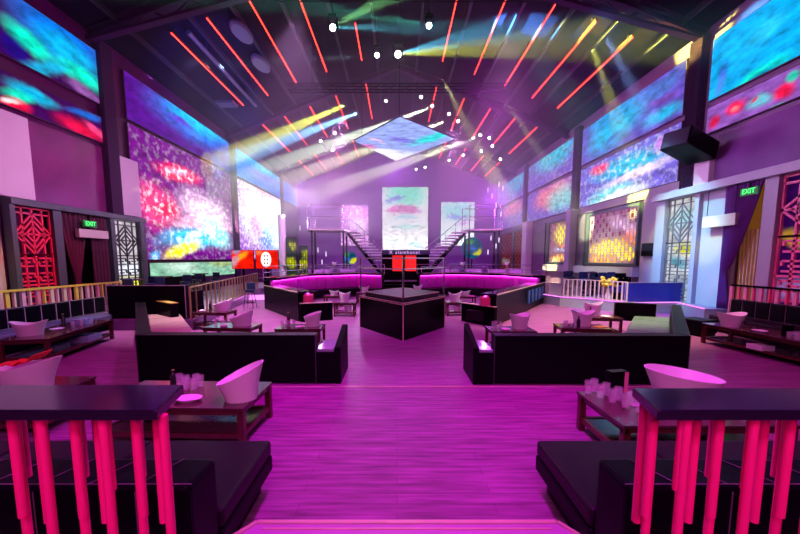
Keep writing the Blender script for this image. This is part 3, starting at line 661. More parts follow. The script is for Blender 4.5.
# ---- right portal
X0 = 10.7; z0 = .4; zt = 4.3; M = wf(X0)
t = thing('portal_frame', 'grey entrance portal on the right aisle, framing a tied purple curtain', 'doorway', (X0, 10.4, z0)); OFF = (X0, 10.4, z0)
PORT = mat('portal_grey_paint', (.38, .38, .46), .45, noise=(2, .1))
for u0, u1 in ((10.12, 10.5), (12.72, 12.92), (14.32, 14.8)): MB(M).box((u0, z0, -.2), (u1, zt, .14)).build('post', PORT, t, off=OFF, bevel=.01)
MB(M).box((8.0, zt - .01, -.2), (14.8, zt + .25, .34)).build('lintel', PORT, t, off=OFF, bevel=.01)
lattice_mb(M, 12.95, z0 + .05, 1.34, zt - z0 - .1, .019).build('pale_lattice_panel', LATW, t, off=OFF)['label'] = 'pale lattice panel with a diamond over a bright pane'
bk = screen_mat('lit_pane_right', 'YZ', hexc(225, 225, 225), [(13.6, 3.5, 1.0, .5, 0, hexc(190, 235, 235), 1), (13.4, 2.4, .9, .35, 0, hexc(240, 235, 30), 1), (13.8, 1.9, .7, .3, .2, hexc(60, 180, 200), .9), (13.5, 1.0, 1.2, .5, 0, hexc(150, 160, 190), .8)], .3, .9, gain=.9)
MB(M).box((12.92, z0, -.15), (14.32, zt, -.12)).build('lit_pane', bk, t, off=OFF)
MB(M).box((11.45, z0, -.14), (12.72, zt, -.02)).build('wall_panel', PORT, t, off=OFF)
lattice_mb(M, 8.2, z0 + .05, 1.88, zt - z0 - .1, .032).build('pink_lattice_panel', mat('pink_lattice', (.85, .12, .32), .4), t, off=OFF)['label'] = 'pink lattice panel at the right edge'
bk = screen_mat('lit_pane_far_right', 'YZ', hexc(60, 10, 90), [(9.8, 2.6, .6, .3, .4, hexc(230, 170, 60), 1), (9.3, 1.2, 1.6, .5, 0, hexc(190, 130, 220), .9), (9.4, 3.5, .5, .5, 0, hexc(60, 0, 40), 1)], .3, .9, gain=.6)
MB(M).box((8.0, z0, -.15), (10.12, zt, -.12)).build('lit_pane', bk, t, off=OFF)
struct(MB(M).box((10.5, z0, -.26), (11.45, zt, -.24)).build('door_2', mat('amber_room_beyond', (.25, .10, .03), .5, emit=(1, .35, .05), es=.12)))
curtain('curtain', 'purple curtain tied back in the right portal', M, 10.52, 11.75, z0, zt, CURT, .06, 9, gather=(11.62, 1.6), n0=.12)
bl = MB(M)
for k in range(7): bl.bar((10.56 + k * .11, .45, -.1), (10.56 + k * .11, 2.9, -.1), .03, .03)
tag(bl.build('bar_screen', EDGE), 'screen of thin brass bars behind the purple curtain in the right portal', 'screen')
exit_sign(10.5, 10.85, 4.0, 'green lit exit sign hanging in the right portal', -1)
sign_box(10.55, 11.15, 12.35, 3.05, 3.42, 'long pale sign box hanging in front of the right portal', -1, 4.3)
panel(10.98, 5, 12.6, 4.6, 6.2, mat('glossy_violet_panel', (.20, .06, .28), .2, noise=(1, .4)), .04)
panel(10.98, 12.7, 13.9, 4.6, 6.0, LILACW, .2)
panel(10.98, 14.0, 22, 4.62, 4.98, GREYW, .12)
panel(10.98, 14.85, 16.0, .4, 4.6, GREYW, .12)
# wall speaker
t = thing('wall_speaker', 'dark angular loudspeaker jutting from the right wall', 'loudspeaker', (10.1, 12.6, 5.75))
MB().box((-.95, -.45, -.3), (.55, .45, .3)).build('cabinet', BLACK, t, bevel=.03); MB().box((-.97, -.4, -.25), (-.94, .4, .25)).build('grille', STEEL, t)
MB().tube((.5, 0, 0), (.95, 0, 0), .05, 8).build('bracket', STEEL, t); t.rotation_euler = (0, .25, .35)
# small dark television by the lattice, right
t = thing('wall_monitor', 'small dark monitor on the pale wall left of the right portal', 'monitor', (10.75, 15.4, 2.1))
MB().cbox((0, 0, .3), (.08, .7, .55)).build('case', BLACK, t, bevel=.01); MB().cbox((.06, 0, .3), (.08, .1, .1)).build('mount', STEEL, t)

# ---- lattice windows on the right wall
def lwindow(k, u0, u1, v0, v1, label_m, bars, seed, pane):
    t = thing('window_%d' % k, None, None, (10.95, u0, v0)); t['kind'] = 'structure'; Mx = wf(10.95); OFF = (10.95, u0, v0)
    f = MB(Mx)
    f.box((u0 - .12, v0 - .1, 0), (u0, v1 + .12, .16)).box((u1, v0 - .1, 0), (u1 + .5, v1 + .12, .16)).box((u0, v1, 0), (u1, v1 + .12, .16)).box((u0, v0 - .1, 0), (u1, v0, .16))
    f.build('frame', FRAMEG, t, off=OFF)
    MB(Mx).box((u0, v0, .01), (u1, v1, .03)).build('lit_pane', pane, t, off=OFF)
    Mg = wf(10.95 - .08)
    grid_mb(Mg, u0, v0, u1 - u0, v1 - v0, bars[0], bars[1], .02, seed).build('lattice', label_m, t, off=OFF)
    return t
pane1 = screen_mat('warm_pane_a', 'YZ', hexc(95, 40, 70), [(18.6, 2.6, 2.6, .55, 0, hexc(250, 225, 20), 1), (19.2, 2.0, 2, .4, 0, hexc(245, 170, 30), .9), (17, 2.2, 1, .4, 0, hexc(235, 200, 30), 1), (17.4, 3.6, 1.6, .4, .3, hexc(205, 170, 210), .7), (16.8, 3.0, .6, .5, 0, hexc(220, 110, 40), .8)], .6, .9, gain=2.6)
pane2 = screen_mat('warm_pane_b', 'YZ', hexc(120, 80, 60), [(24, 3.6, 1.4, .9, 0, hexc(250, 235, 20), 1), (23.4, 2.9, 1.6, .2, 0, hexc(240, 140, 60), .9), (24, 2.1, 2, .3, 0, hexc(245, 180, 40), 1), (23.8, 2.6, 2, .2, 0, hexc(190, 200, 230), .8)], .5, .9, gain=2.6)
pane3 = screen_mat('warm_pane_c', 'YZ', hexc(110, 30, 35), [(36, 1.8, 2, .5, 0, hexc(200, 180, 190), .9), (31, 3, 1, 1.2, 0, hexc(150, 50, 30), 1)], .5, .7, gain=.9)
LATWIN = mat('mauve_lattice', (.65, .5, .62), .4)
lwindow(1, 16.3, 20.3, 1.8, 4.4, LATWIN, (14, 10), 1, pane1)
lwindow(2, 22.3, 25.6, 1.8, 4.45, LATWIN, (11, 10), 2, pane2)
lwindow(3, 30.2, 33.2, .4, 4.45, LATBR, (7, 14), 3, pane3)
lwindow(4, 33.8, 37.3, .4, 4.45, LATBR, (7, 14), 4, pane3)
panel(10.9, 16.0, 25.9, 1.2, 1.62, GREYW, .35)
panel(10.9, 20.6, 21.5, .4, 4.6, mat('dark_grey_panel', (.10, .09, .12), .4), .2)
panel(10.9, 21.5, 22.1, .4, 4.95, GREYW, .6)
panel(10.9, 26.3, 28.6, .4, 4.6, mat('plum_panel', (.16, .04, .17), .4), .12)
panel(10.9, 29.0, 30.0, .4, 5.0, LILACW, .5)

# ---- two red TVs on the left, with the white oval emblem
mTV = screen_mat('red_tv_picture', 'XZ', hexc(250, 30, 10), bstrokes([(236, 262, 248, 252, .25, hexc(250, 160, 30), 1), (232, 268, 238, 256, .3, hexc(200, 150, 170), .9), (233, 252, 240, 252, .18, hexc(160, 150, 200), .9), (256, 254, 262, 252, .2, hexc(240, 120, 60), .8)], Y=19.5), .15, .8, gain=1.15)
tvz0, tvz1 = 1.40, 2.42
for i, (a, b_, lab) in enumerate([(231, 254.5, 'red and orange TV screen on the left, without the emblem'), (255, 279, 'red TV screen on the left with a white oval emblem')]):
    p = at(a, 250, Y=19.5); q = at(b_, 269, Y=19.5)
    t = thing('tv_screen', lab, 'TV', ((p.x + q.x) / 2, 19.5, .3))
    cx_ = (p.x + q.x) / 2; wd = (q.x - p.x) / 2 - .01
    MB().box((-wd, 0, q.z - .3), (wd, .09, p.z - .3)).build('case', BLACK, t)
    MB().box((-wd + .02, -.012, q.z - .28), (wd - .02, 0, p.z - .32)).build('picture', mTV, t)
    MB().box((-.05, .02, 0), (.05, .09, q.z - .3)).box((-.35, -.15, 0), (.35, .25, .03)).build('stand', BLACK, t)
    if i == 1:
        zc = (p.z + q.z) / 2 - .3; e = MB(lambda v: Vector((v.x, -.014 - v.z, v.y + zc)))
        e.prism([(.28 * math.cos(k * PI / 14) - .05, .42 * math.sin(k * PI / 14)) for k in range(28)], 0, .006)
        em = e.build('emblem', glow('emblem_white', (1, .95, .9), 1.3), t); em['label'] = 'white oval emblem with two columns of three dots'
        d_ = MB(lambda v: Vector((v.x, -.021 - v.z, v.y + zc)))
        for xx in (-.13, .03):
            for zz in (-.2, 0, .2): d_.prism([(xx + .045 * math.cos(k * PI / 5), zz + .05 * math.sin(k * PI / 5)) for k in range(10)], 0, .005)
        d_.build('dots', mat('emblem_dots', (.25, .02, .08), .5), em)

# ================================================================== FAR END: stage, DJ booth, stairs
SZ = .55
struct(MB().prism([(-10.9, 27), (-6, 23.2), (6.2, 23.2), (10.9, 27.2), (10.9, YB - .1), (-10.9, YB - .1)], 0, SZ).build('trim_90', mat('stage_floor', (.16, .07, .2), .3, noise=(2, .3))))
# DJ booth
t = thing('dj_booth', 'black DJ booth with two glowing red front panels under the middle screen', 'DJ booth', (.6, 24.7, SZ)); OFF = t.location
def rp(px, py, Y=24.7): return at(px, py, Y=Y)
a = rp(382, 254); b_ = rp(429, 272)
MB().box((a.x, 24.7, SZ), (b_.x, 25.45, a.z)).build('desk', BLACK, t, off=OFF, bevel=.03)
REDP = glow('red_front_panel', (1, .01, .005), 1.3)
for x0_, x1_ in ((392.5, 403), (405.5, 416)):
    p = rp(x0_, 255.5, 24.67); q = rp(x1_, 271, 24.67)
    MB().box((p.x, 24.64, max(q.z, SZ + .05)), (q.x, 24.7, p.z)).build('front_panel', REDP, t, off=OFF)
p = rp(382, 250.4, 24.6); q = rp(430, 254.6, 24.6)
MB().box((p.x, 24.55, q.z), (q.x, 24.95, p.z)).build('fascia', mat('navy_fascia', (.02, .01, .08), .4), t, off=OFF)
cu = bpy.data.curves.new('txt', 'FONT'); cu.body = 'X alamhotel'; cu.size = .34; cu.align_x = 'CENTER'; cu.align_y = 'CENTER'; cu.extrude = .005; cu.space_character = 1.25
tmp = bpy.data.objects.new('tmp', cu); COL.objects.link(tmp); bpy.context.view_layer.update()
me = bpy.data.meshes.new_from_object(tmp.evaluated_get(bpy.context.evaluated_depsgraph_get())); bpy.data.objects.remove(tmp)
me.materials.clear(); me.materials.append(glow('violet_lettering', (.8, .45, 1), 1.3))
o = bpy.data.objects.new('lettering', me); COL.objects.link(o); o.parent = t; o.location = (-.1, -.162, (p.z + q.z) / 2 - SZ); o.rotation_euler = (PI / 2, 0, 0)
for i, x in enumerate((-.9, .9)):
    m_ = thing('dj_deck', 'dark turntable deck on the DJ booth, %s one' % ('left' if i == 0 else 'right'), 'turntable', (.6 + x, 25.15, a.z))
    MB().cbox((0, 0, .04), (.45, .4, .08)).build('body', STEEL, m_); MB().lathe([(.001, .08), (.16, .08), (.16, .095), (.001, .095)], 18).build('platter', CHROME, m_)

# stairs and look-out platforms
def stair_tower(side):
    Y = 26.5; lab = 'right' if side > 0 else 'left'
    def q(px, py, Yy=Y):
        return at(px, py, Y=Yy)
    if side > 0: pl0, pl1 = q(463, 230), q(503, 230); foot = q(424, 262)
    else: pl0, pl1 = q(349, 230), q(307, 230); foot = q(384, 262)
    zt_ = pl0.z; t = thing('stair_tower', 'steel stairs rising to a railed look-out platform %s of the DJ booth' % lab, 'staircase', (pl0.x, Y, SZ)); OFF = t.location
    xa, xb = sorted((pl0.x, pl1.x))
    MB().prism([(xa + .2, Y - .9), (xb - .5, Y - 1.4), (xb, Y), (xb - .3, Y + 1.2), (xa, Y + 1.0)] if side > 0 else [(xa + .5, Y - 1.4), (xb - .2, Y - .9), (xb, Y + 1.0), (xa + .3, Y + 1.2), (xa, Y)], zt_ - .12, zt_).build('platform', mat('grey_platform_deck', (.50, .48, .44), .45), t, off=OFF)
    NS = 11; d_ = Vector((foot.x - pl0.x, 0, foot.z - zt_))
    st = MB()
    for k in range(NS):
        p = Vector((pl0.x, Y, zt_)) + d_ * ((k + 1) / (NS + .5)); st.cbox((p.x, Y - .1, p.z), (1.15, 1.25, .06))
    o = st.build('treads', mat('pale_tread', (.85, .75, .85), .4), t, off=OFF)
    sr = MB()
    for yy in (Y - .75, Y + .55):
        sr.bar((pl0.x, yy, zt_ - .3), (foot.x, yy, SZ + .1), .06, .16)
        # triangulated braces below the flight
        for k in range(8):
            f0, f1 = k / 8, (k + 1) / 8; A = Vector((pl0.x, yy, zt_ - .3)) + d_ * f0 * .95; B = Vector((pl0.x, yy, zt_ - .75)) + d_ * f1 * .9
            if B.z > SZ + .1: sr.tube(A, B, .02, 5)
    sr.build('stringer', BLACK, t, off=OFF)
    # posts
    for xx, yy in ((pl0.x + side * .3, Y - .8), (pl1.x - side * .6, Y - 1.1), (pl1.x - side * .4, Y + .8), (pl0.x + side * .3, Y + .8)):
        MB().box((xx - .06, yy - .06, SZ), (xx + .06, yy + .06, zt_ - .12)).build('post', STEEL, t, off=OFF)
    # railings of the platform
    rl = MB(); hh = 1.65; cor = [(pl0.x + side * .3, Y - .85), (pl1.x - side * .6, Y - 1.3), (pl1.x - side * .05, Y), (pl1.x - side * .35, Y + 1.1), (pl0.x + side * .1, Y + .95)]
    for i, c_ in enumerate(cor):
        rl.tube((*c_, zt_), (*c_, zt_ + hh), .035, 6)
        if i < 4:
            for h_ in (hh, hh * .5): rl.tube((*c_, zt_ + h_), (*cor[i + 1], zt_ + h_), .028, 6)
    rl.build('railing', CHROME, t, off=OFF)
    hr = MB(); 
    for yy in (Y - .75,):
        hr.tube((pl0.x, yy, zt_ + .95), (foot.x, yy, foot.z + .95), .03, 6)
        for k in range(5):
            p = Vector((pl0.x, yy, zt_)) + d_ * (k / 4.2); hr.tube(p, p + Vector((0, 0, .95)), .02, 5)
    hr.build('handrail', CHROME, t, off=OFF)
stair_tower(1); stair_tower(-1)
# hanging light sticks over the platforms
STK = [(488, 190), (492, 196), (499, 184), (503, 188), (496, 205), (501, 214), (491, 238), (496, 246), (488, 252), (499, 240), (318, 250), (326, 254), (322, 262), (300, 228), (357, 212)]
for i, (px, py) in enumerate(STK):
    p = at(px, py, Y=24.5)
    t = thing('hanging_light_stick', 'short glowing stick hanging near the %s stairs, %s of them from the left' % ('right' if px > 400 else 'left', SORD[sum(1 for q_ in STK if (q_[0] > 400) == (px > 400) and q_ < (px, py))]), 'pendant light', p, 0, 'hanging light sticks by the %s stairs' % ('right' if px > 400 else 'left'))
    MB().tube((0, 0, -.16), (0, 0, .16), .018, 6).build('stick', glow('stick_glow', (.9, .8, 1), 2.5), t)
    MB().tube((0, 0, .16), (0, 0, zroof(p.x) - p.z), .003, 4).build('wire', STEEL, t)
# glowing globes added as stand-ins for the coloured blobs under the stairs
for px, py, r, lab in [(472, 248, .85, 'round glowing stand-in for the blue and yellow blob under the right stairs'), (350, 258, .55, 'round glowing stand-in for the teal blob under the left stairs')]:
    p = at(px, py, Y=28.5); zb = max(SZ, p.z - r)
    m_ = screen_mat('globe_%d' % px, 'XZ', hexc(20, 90, 130), [(p.x - .3, zb + r * 1.5, .5, .3, .5, hexc(90, 190, 60), .8), (p.x + .35, zb + r * .6, .5, .3, .5, hexc(230, 230, 30), 1), (p.x - .2, zb + r * .9, .5, .3, -.5, hexc(60, 120, 220), 1)], .4, 1.2, gain=.8)
    t = thing('blob_stand_in', lab, 'glowing stand-in', (p.x, 28.5, SZ))
    MB().ball((0, 0, zb - SZ + r), r, 14).build('globe', m_, t, smooth=True)
    MB().lathe([(.3, 0), (.3, .04), (.05, .06), (.05, max(.07, zb - SZ + .1))], 14).build('stand', BLACK, t)
# yellow lit lattice booths at the far left
for i, (a0, a1, y0, y1, lab) in enumerate([(286, 297, 238, 268, 'lit yellow patterned screen behind the left booth, beside the white column'), (299, 308, 246, 268, 'lit yellow patterned screen behind the left booth, nearer the stairs')]):
    Yp = 24.2 + i * .3; p = at(a0, y0, Y=Yp); q = at(a1, y1, Y=Yp)
    m_ = screen_mat('yellow_screen_%d' % i, 'XZ', hexc(60, 70, 70), [((p.x + q.x) / 2, q.z + .3, .5, .5, 0, hexc(235, 240, 20), 1), ((p.x + q.x) / 2 + .1, p.z - .5, .35, .4, 0, hexc(210, 215, 30), .9)], .4, 1.2, gain=1.0)
    t = thing('patterned_screen', lab, 'screen', ((p.x + q.x) / 2, Yp, SZ))
    MB().box((p.x, Yp, SZ), (q.x, Yp + .06, p.z)).build('pane', m_, t, off=t.location)
    grid_mb(lambda v: Vector((v.x, Yp - .03, v.y)), p.x, SZ, q.x - p.x, p.z - SZ, 4, 10, .018, 5).build('lattice', LATB, t, off=t.location)
# white column far left
n += 1; p = at(281.5, 215, Y=24.5); struct(MB().lathe([(.24, 0), (.24, p.z)], 20, (p.x, 24.5, .0)).build('trim_%d' % n, mat('white_column', (.8, .8, .8), .5, noise=(3, .05)), smooth=True))

# ================================================================== PODIUM AND BOOTHS
def inset(poly, k):
    cx_ = sum(p[0] for p in poly) / len(poly); cy_ = sum(p[1] for p in poly) / len(poly)
    return [(cx_ + (p[0] - cx_) * k, cy_ + (p[1] - cy_) * k) for p in poly]
POD = [(.15, 8.57), (1.40, 10.35), (.18, 12.2), (-1.1, 10.45)]
t = thing('dance_podium', 'black kite-shaped dance podium with brass edges in the middle of the floor', 'podium', (.15, 10.3, 0)); OFF = t.location
MB().prism(POD, 0, .88).build('body', BLACK, t, off=OFF)
MB().prism(inset(POD, 1.01), .88, .93).build('lower_top', RAILTOP, t, off=OFF)
MB().prism(inset(POD, .86), .93, 1.04).build('upper_top', mat('podium_top', (.04, .004, .04), .35, noise=(4, .3), spec=.15), t, off=OFF)
e = MB()
for k, z in ((1.012, .93), (1.006, .89), (.865, 1.04)):
    P = inset(POD, k)
    for i in range(4): e.bar((*P[i], z), (*P[(i + 1) % 4], z), .018, .018)
for p in POD: e.bar((*p, 0), (*p, .9), .025, .025)
e.build('edging', EDGE, t, off=OFF)
r = MB(); P = inset(POD, .97)
for i in (0, 1, 3): r.tube((*P[i], .93), (*P[i], 2.04), .025, 8)
for h in (2.02, 1.75):
    for i, j in ((0, 1), (3, 0)): r.tube((*P[i], h), (*P[j], h), .018, 6)
r.build('railing', CHROME, t, off=OFF)

def booth(side):
    lab = 'left' if side < 0 else 'right'
    if side < 0: line = [(-3.16, 11.3), (-5.4, 14.4), (-4.9, 18.6), (-2.3, 20.6), (-.7, 19.6)]
    else: line = [(2.95, 10.5), (6.85, 16.4), (5.9, 19.2), (3.1, 20.9), (1.1, 19.6)]
    s = 1 if side > 0 else -1      # interior lies towards the centre
    t = thing('booth_enclosure', 'black walled VIP booth with magenta quilted inside %s of the podium' % lab, 'booth', (*line[1], 0)); OFF = t.location
    dI = s * .22
    o0, o1 = offset(line, 0), offset(line, dI); HS = [.9] + [1.12] * (len(line) - 2)
    ow = MB(); lg = MB(); ed = MB(); l0, l1, l2, l3 = offset(line, -s * .02), offset(line, s * .5), offset(line, -s * .03), offset(line, -s * .005); ls = MB(); lm0, lm1 = offset(line, dI + s * .12), offset(line, dI + s * .16)
    for i in range(len(line) - 1):
        h = HS[i]; ow.prism([o0[i], o0[i + 1], o1[i + 1], o1[i]], 0, h)
        lg.prism([l0[i], l0[i + 1], l1[i + 1], l1[i]], h, h + (.06 if i == 0 else .13)); ed.prism([l2[i], l2[i + 1], l3[i + 1], l3[i]], h + .03, h + .065)
        if i > 0: ed.prism([l1[i], l1[i + 1], offset(line, s * .51)[i + 1], offset(line, s * .51)[i]], h + .11, h + .135)
        ls.prism([lm0[i], lm0[i + 1], lm1[i + 1], lm1[i]], h - .03, h - .01)
    ow.build('outer_wall', BLACK, t, off=OFF); lg.build('ledge', RAILTOP, t, off=OFF, bevel=.01); ed.build('edging', EDGE, t, off=OFF)
    ls.build('added_glow_strip', glow('magenta_quilt_fill', (1, .06, .85), 8.0), t, off=OFF)  # glow strip added under the ledge to brighten the quilting
    ln = offset(line, dI); ln2 = offset(line, dI + s * .09)
    for a, b_, c_, d_, hh in zip(ln[:-1], ln[1:], ln2[:-1], ln2[1:], HS):
        a, b_, c_, d_ = Vector(a), Vector(b_), Vector(c_), Vector(d_); k = max(1, int((b_ - a).length / .45))
        for i in range(k):
            f0, f1 = i / k + .003, (i + 1) / k - .003
            MB().prism([a.lerp(b_, f0), a.lerp(b_, f1), c_.lerp(d_, f1), c_.lerp(d_, f0)], .42, hh).build('quilted_panel', QUILT, t, off=OFF, bevel=.02)
    band_mb(MB(), line, dI + s * .09, dI + s * .75, .08, .42).build('bench', SEATL, t, off=OFF, bevel=.03)
    # low front panel facing the camera
    if side < 0: a, b_ = (-3.1, 11.25), (-2.14, 11.66)
    else: a, b_ = (2.92, 10.42), (2.14, 11.48)
    MB().bar((*a, .29), (*b_, .29), .12, .58).build('front_panel', BLACK, t, off=OFF)
    MB().bar((*a, .59), (*b_, .59), .14, .02).build('front_panel_edging', EDGE, t, off=OFF)
    c0 = Vector(line[0]); c1 = c0 + Vector((-s * .42, .30))
    MB().box((min(c0.x, c1.x), c0.y + .1, .58), (max(c0.x, c1.x), c1.y + .1, .86)).build('end_cushion', mat('red_end_cushion', (.6, .02, .16), .45), t, off=OFF, bevel=.03)
    r = MB()
    for a, b_ in zip(line[1:-1], line[2:]):
        for h in (1.45, 1.7): r.tube((*a, h), (*b_, h), .015, 6)
        r.tube((*a, 1.2), (*a, 1.72), .02, 6)
    r.tube((*line[-1], 1.2), (*line[-1], 1.72), .02, 6)
    r.build('railing', CHROME, t, off=OFF)
    return t
booth(-1); booth(1)
# blue tinted glass carafes along the outer wall of the right booth are lit blue tiles
for i in range(5):
    y = 13.6 + i * .5; a = Vector((2.95, 10.5)); b_ = Vector((6.85, 16.4)); p = a.lerp(b_, (y - 10.5) / 5.9)
    o = MB().box((-.1, -.02, 0), (.1, .02, .5)).build('blue_panel', mat('blue_panel_face', (.03, .12, .45), .3), None); o.location = (p.x + .06, p.y - .04, .3); o.rotation_euler = (0, 0, math.atan2(5.9, 3.9))
    tag(o, 'small blue panel on the outer side of the right booth wall', 'panel', 'blue panels on the right booth')

# ================================================================== SOFAS
def sofa(name, label, line, side, h=.8, thick=.22, depth=.78, seat=.45, seatm=SEATL, off0=None, cushions=True, ends=(None, None)):
    """line = outer foot line of the back; side=+1 when the seat lies left of the direction of travel"""
    t = thing(name, label, 'sofa', (*line[0], 0)); OFF = t.location; s = side
    band_mb(MB(), line, 0, s * thick, .02, h).build('back', LEATHER, t, off=OFF, bevel=.02)
    band_mb(MB(), line, s * (thick + .02), s * (thick + depth - .08), .0, .16).build('plinth', BLACK, t, off=OFF)
    band_mb(MB(), line, s * thick, s * (thick + depth), .14, .32).build('base', LEATHER, t, off=OFF, bevel=.02)
    a = offset(line, s * (thick + .005)); b_ = offset(line, s * (thick + depth))
    for i in range(len(line) - 1):
        p0, p1, q0, q1 = [Vector(x) for x in (a[i], a[i + 1], b_[i], b_[i + 1])]
        k = max(1, round((p1 - p0).length / 1.0))
        for j in range(k):
            f0, f1 = j / k + .004, (j + 1) / k - .004
            MB().prism([p0.lerp(p1, f0), p0.lerp(p1, f1), q0.lerp(q1, f1), q0.lerp(q1, f0)], .32, seat).build('seat_cushion', seatm[i] if isinstance(seatm, (list, tuple)) else seatm, t, off=OFF, bevel=.025)
    pp = MB()
    for d_ in (.01 * s, s * (thick - .01)):
        l2 = offset(line, d_)
        for a_, c_ in zip(l2[:-1], l2[1:]): pp.bar((*a_, h), (*c_, h), .006, .006)
    for p in line: pp.bar((*p, .02), (*p, h), .007, .007)
    pp.build('piping', mat('faint_piping', (.10, .07, .10), .5), t, off=OFF)
    return t
# left corner sofa
LINE = [(-1.30, 5.55), (-4.15, 5.55), (-7.25, 9.8)]
t = sofa('corner_sofa', 'black leather corner sofa left of the aisle, pinkish seat on its far wing', LINE, -1, seatm=[SEATL, SEATPINK])
OFF = t.location
MB().box((-1.3, 5.56, 0), (-1.0, 6.35, .52)).build('arm_base', LEATHER, t, off=OFF, bevel=.02)
MB().wedge([(-1.0, 5.56), (-.9, 5.56), (-.9, 6.4), (-1.0, 6.4)], 0, [.6, .6, .82, .82]).build('arm', LEATHER, t, off=OFF, bevel=.01)
MB().box((-1.29, 5.6, .52), (-1.02, 6.3, .56)).build('lit_seat_end', mat('blue_lit_seat', (.3, .35, .4), .1), t, off=OFF)  # end of the seat, with the blue light on it put into the colour
MB().bar((-6.75, 10.05, .57), (-5.95, 9.45, .57), .2, .5).build('end_bolster', LEATHER, t, off=OFF, bevel=.03)
MB().bar((-6.75, 10.05, .825), (-5.95, 9.45, .825), .2, .015).build('bolster_lit_top', mat('yellow_light_tint', (.6, .5, .1), .4), t, off=OFF)  # yellow light on the bolster top, put in as a coloured slab
# right corner sofa
LINE = [(1.54, 5.5), (4.62, 5.5), (7.45, 9.25)]
t = sofa('corner_sofa', 'black leather corner sofa right of the aisle, grey-green seat on its far wing', LINE, 1, seatm=[SEATL, SEATGREEN])
OFF = t.location
MB().box((1.3, 5.51, 0), (1.54, 6.3, .52)).build('arm_base', LEATHER, t, off=OFF, bevel=.02)
MB().wedge([(1.21, 5.51), (1.30, 5.51), (1.30, 6.35), (1.21, 6.35)], 0, [.6, .6, .85, .85]).build('arm', LEATHER, t, off=OFF, bevel=.01)
MB().box((1.31, 5.55, .52), (1.53, 6.2, .56)).build('lit_seat_end', mat('blue_lit_seat', (.3, .35, .4), .1), t, off=OFF)  # seat end again, blue light put into its colour
MB().bar((7.0, 9.55, .55), (6.1, 9.9, .55), .2, .5).build('end_bolster', LEATHER, t, off=OFF, bevel=.03)
# foreground sofas
def fg_sofa(x0, x1, label, inner):
    t = thing('sofa', label, 'sofa', ((x0 + x1) / 2, 2.4, 0)); OFF = t.location
    lo, hi = min(x0, x1), max(x0, x1)
    MB().box((lo + (0 if inner == hi else .08), 2.1, .02), (hi - (.08 if inner == hi else 0), 2.85, .2)).build('plinth', BLACK, t, off=OFF)
    MB().box((lo, 2.05, .18), (hi, 2.93, .32)).build('base', LEATHER, t, off=OFF, bevel=.02)
    k = max(1, round((hi - lo) / .95))
    for i in range(k):
        a = lo + (hi - lo) * i / k + .004; b_ = lo + (hi - lo) * (i + 1) / k - .004
        MB().box((a, 2.06, .32), (b_, 2.93, .45)).build('seat_cushion', SEATL, t, off=OFF, bevel=.03, seg=3)
    MB().box((lo + (.02 if inner == lo else 0), 1.76, .02), (hi - (.02 if inner == hi else 0), 2.06, .80)).build('back', LEATHER, t, off=OFF, bevel=.035, seg=3)
    pp = MB(); 
    pp.bar((lo + .02, 1.79, .802), (hi - .02, 1.79, .802), .005, .004)
    x = hi - .3 if inner == hi else lo + .3; s = -1 if inner == hi else 1
    while lo < x < hi: pp.bar((x, 1.79, .803), (x - s * .10, 2.03, .803), .005, .004); pp.bar((x, 1.757, .1), (x, 1.757, .78), .005, .004); x += s * .27
    pp.build('seam', mat('seam_thread', (.22, .12, .20), .5), t, off=OFF)
fg_sofa(-5.2, -1.08, 'black leather sofa in the left foreground seen from behind through the rail', -1.08)
fg_sofa(1.2, 5.6, 'black leather sofa in the right foreground seen from behind through the rail', 1.2)
# banquettes along the side aisles
def banquette(label, x, side, y0, y1, cw, seatc, pipe=PIPING):
    t = thing('banquette', label, 'sofa', (x, (y0 + y1) / 2, 0)); OFF = t.location; s = side   # s=+1: seat faces +x
    MB().box((x, y0, 0), (x + s * .12, y1, .86)).build('back_frame', LEATHER, t, off=OFF)
    MB().box((x + s * .1, y0, .02), (x + s * .80, y1, .30)).build('base', BLACK, t, off=OFF)
    k = int((y1 - y0) / cw)
    for i in range(k):
        a = y0 + (y1 - y0) * i / k; b_ = y0 + (y1 - y0) * (i + 1) / k
        MB().box((x + s * .12, a + .01, .44), (x + s * .28, b_ - .01, .90)).build('back_cushion', LEATHER, t, off=OFF, bevel=.04, seg=2)
    pp = MB()
    for i in range(k + 1): a = y0 + (y1 - y0) * i / k; pp.bar((x + s * .275, a, .46), (x + s * .275, a, .88), .012, .012)
    for h in (.46, .9): pp.bar((x + s * .27, y0, h), (x + s * .27, y1, h), .01, .01)
    pp.build('piping', pipe, t, off=OFF)
    k2 = max(1, int((y1 - y0) / 1.0))
    for i in range(k2):
        a = y0 + (y1 - y0) * i / k2; b_ = y0 + (y1 - y0) * (i + 1) / k2
        MB().box((x + s * .28, a + .005, .30), (x + s * .85, b_ - .005, .45)).build('seat_cushion', seatc, t, off=OFF, bevel=.03)
banquette('long black banquette with square tufted cushions along the left aisle rail', -8.9, 1, 3.6, 10.45, .38, mat('banquette_seat_left', (.16, .14, .24), .3, noise=(10, .2)))
banquette('long black banquette with square tufted cushions along the right aisle rail', 9.6, -1, 3.4, 9.9, .36, SEATL, mat('dim_piping', (.12, .09, .12), .4))
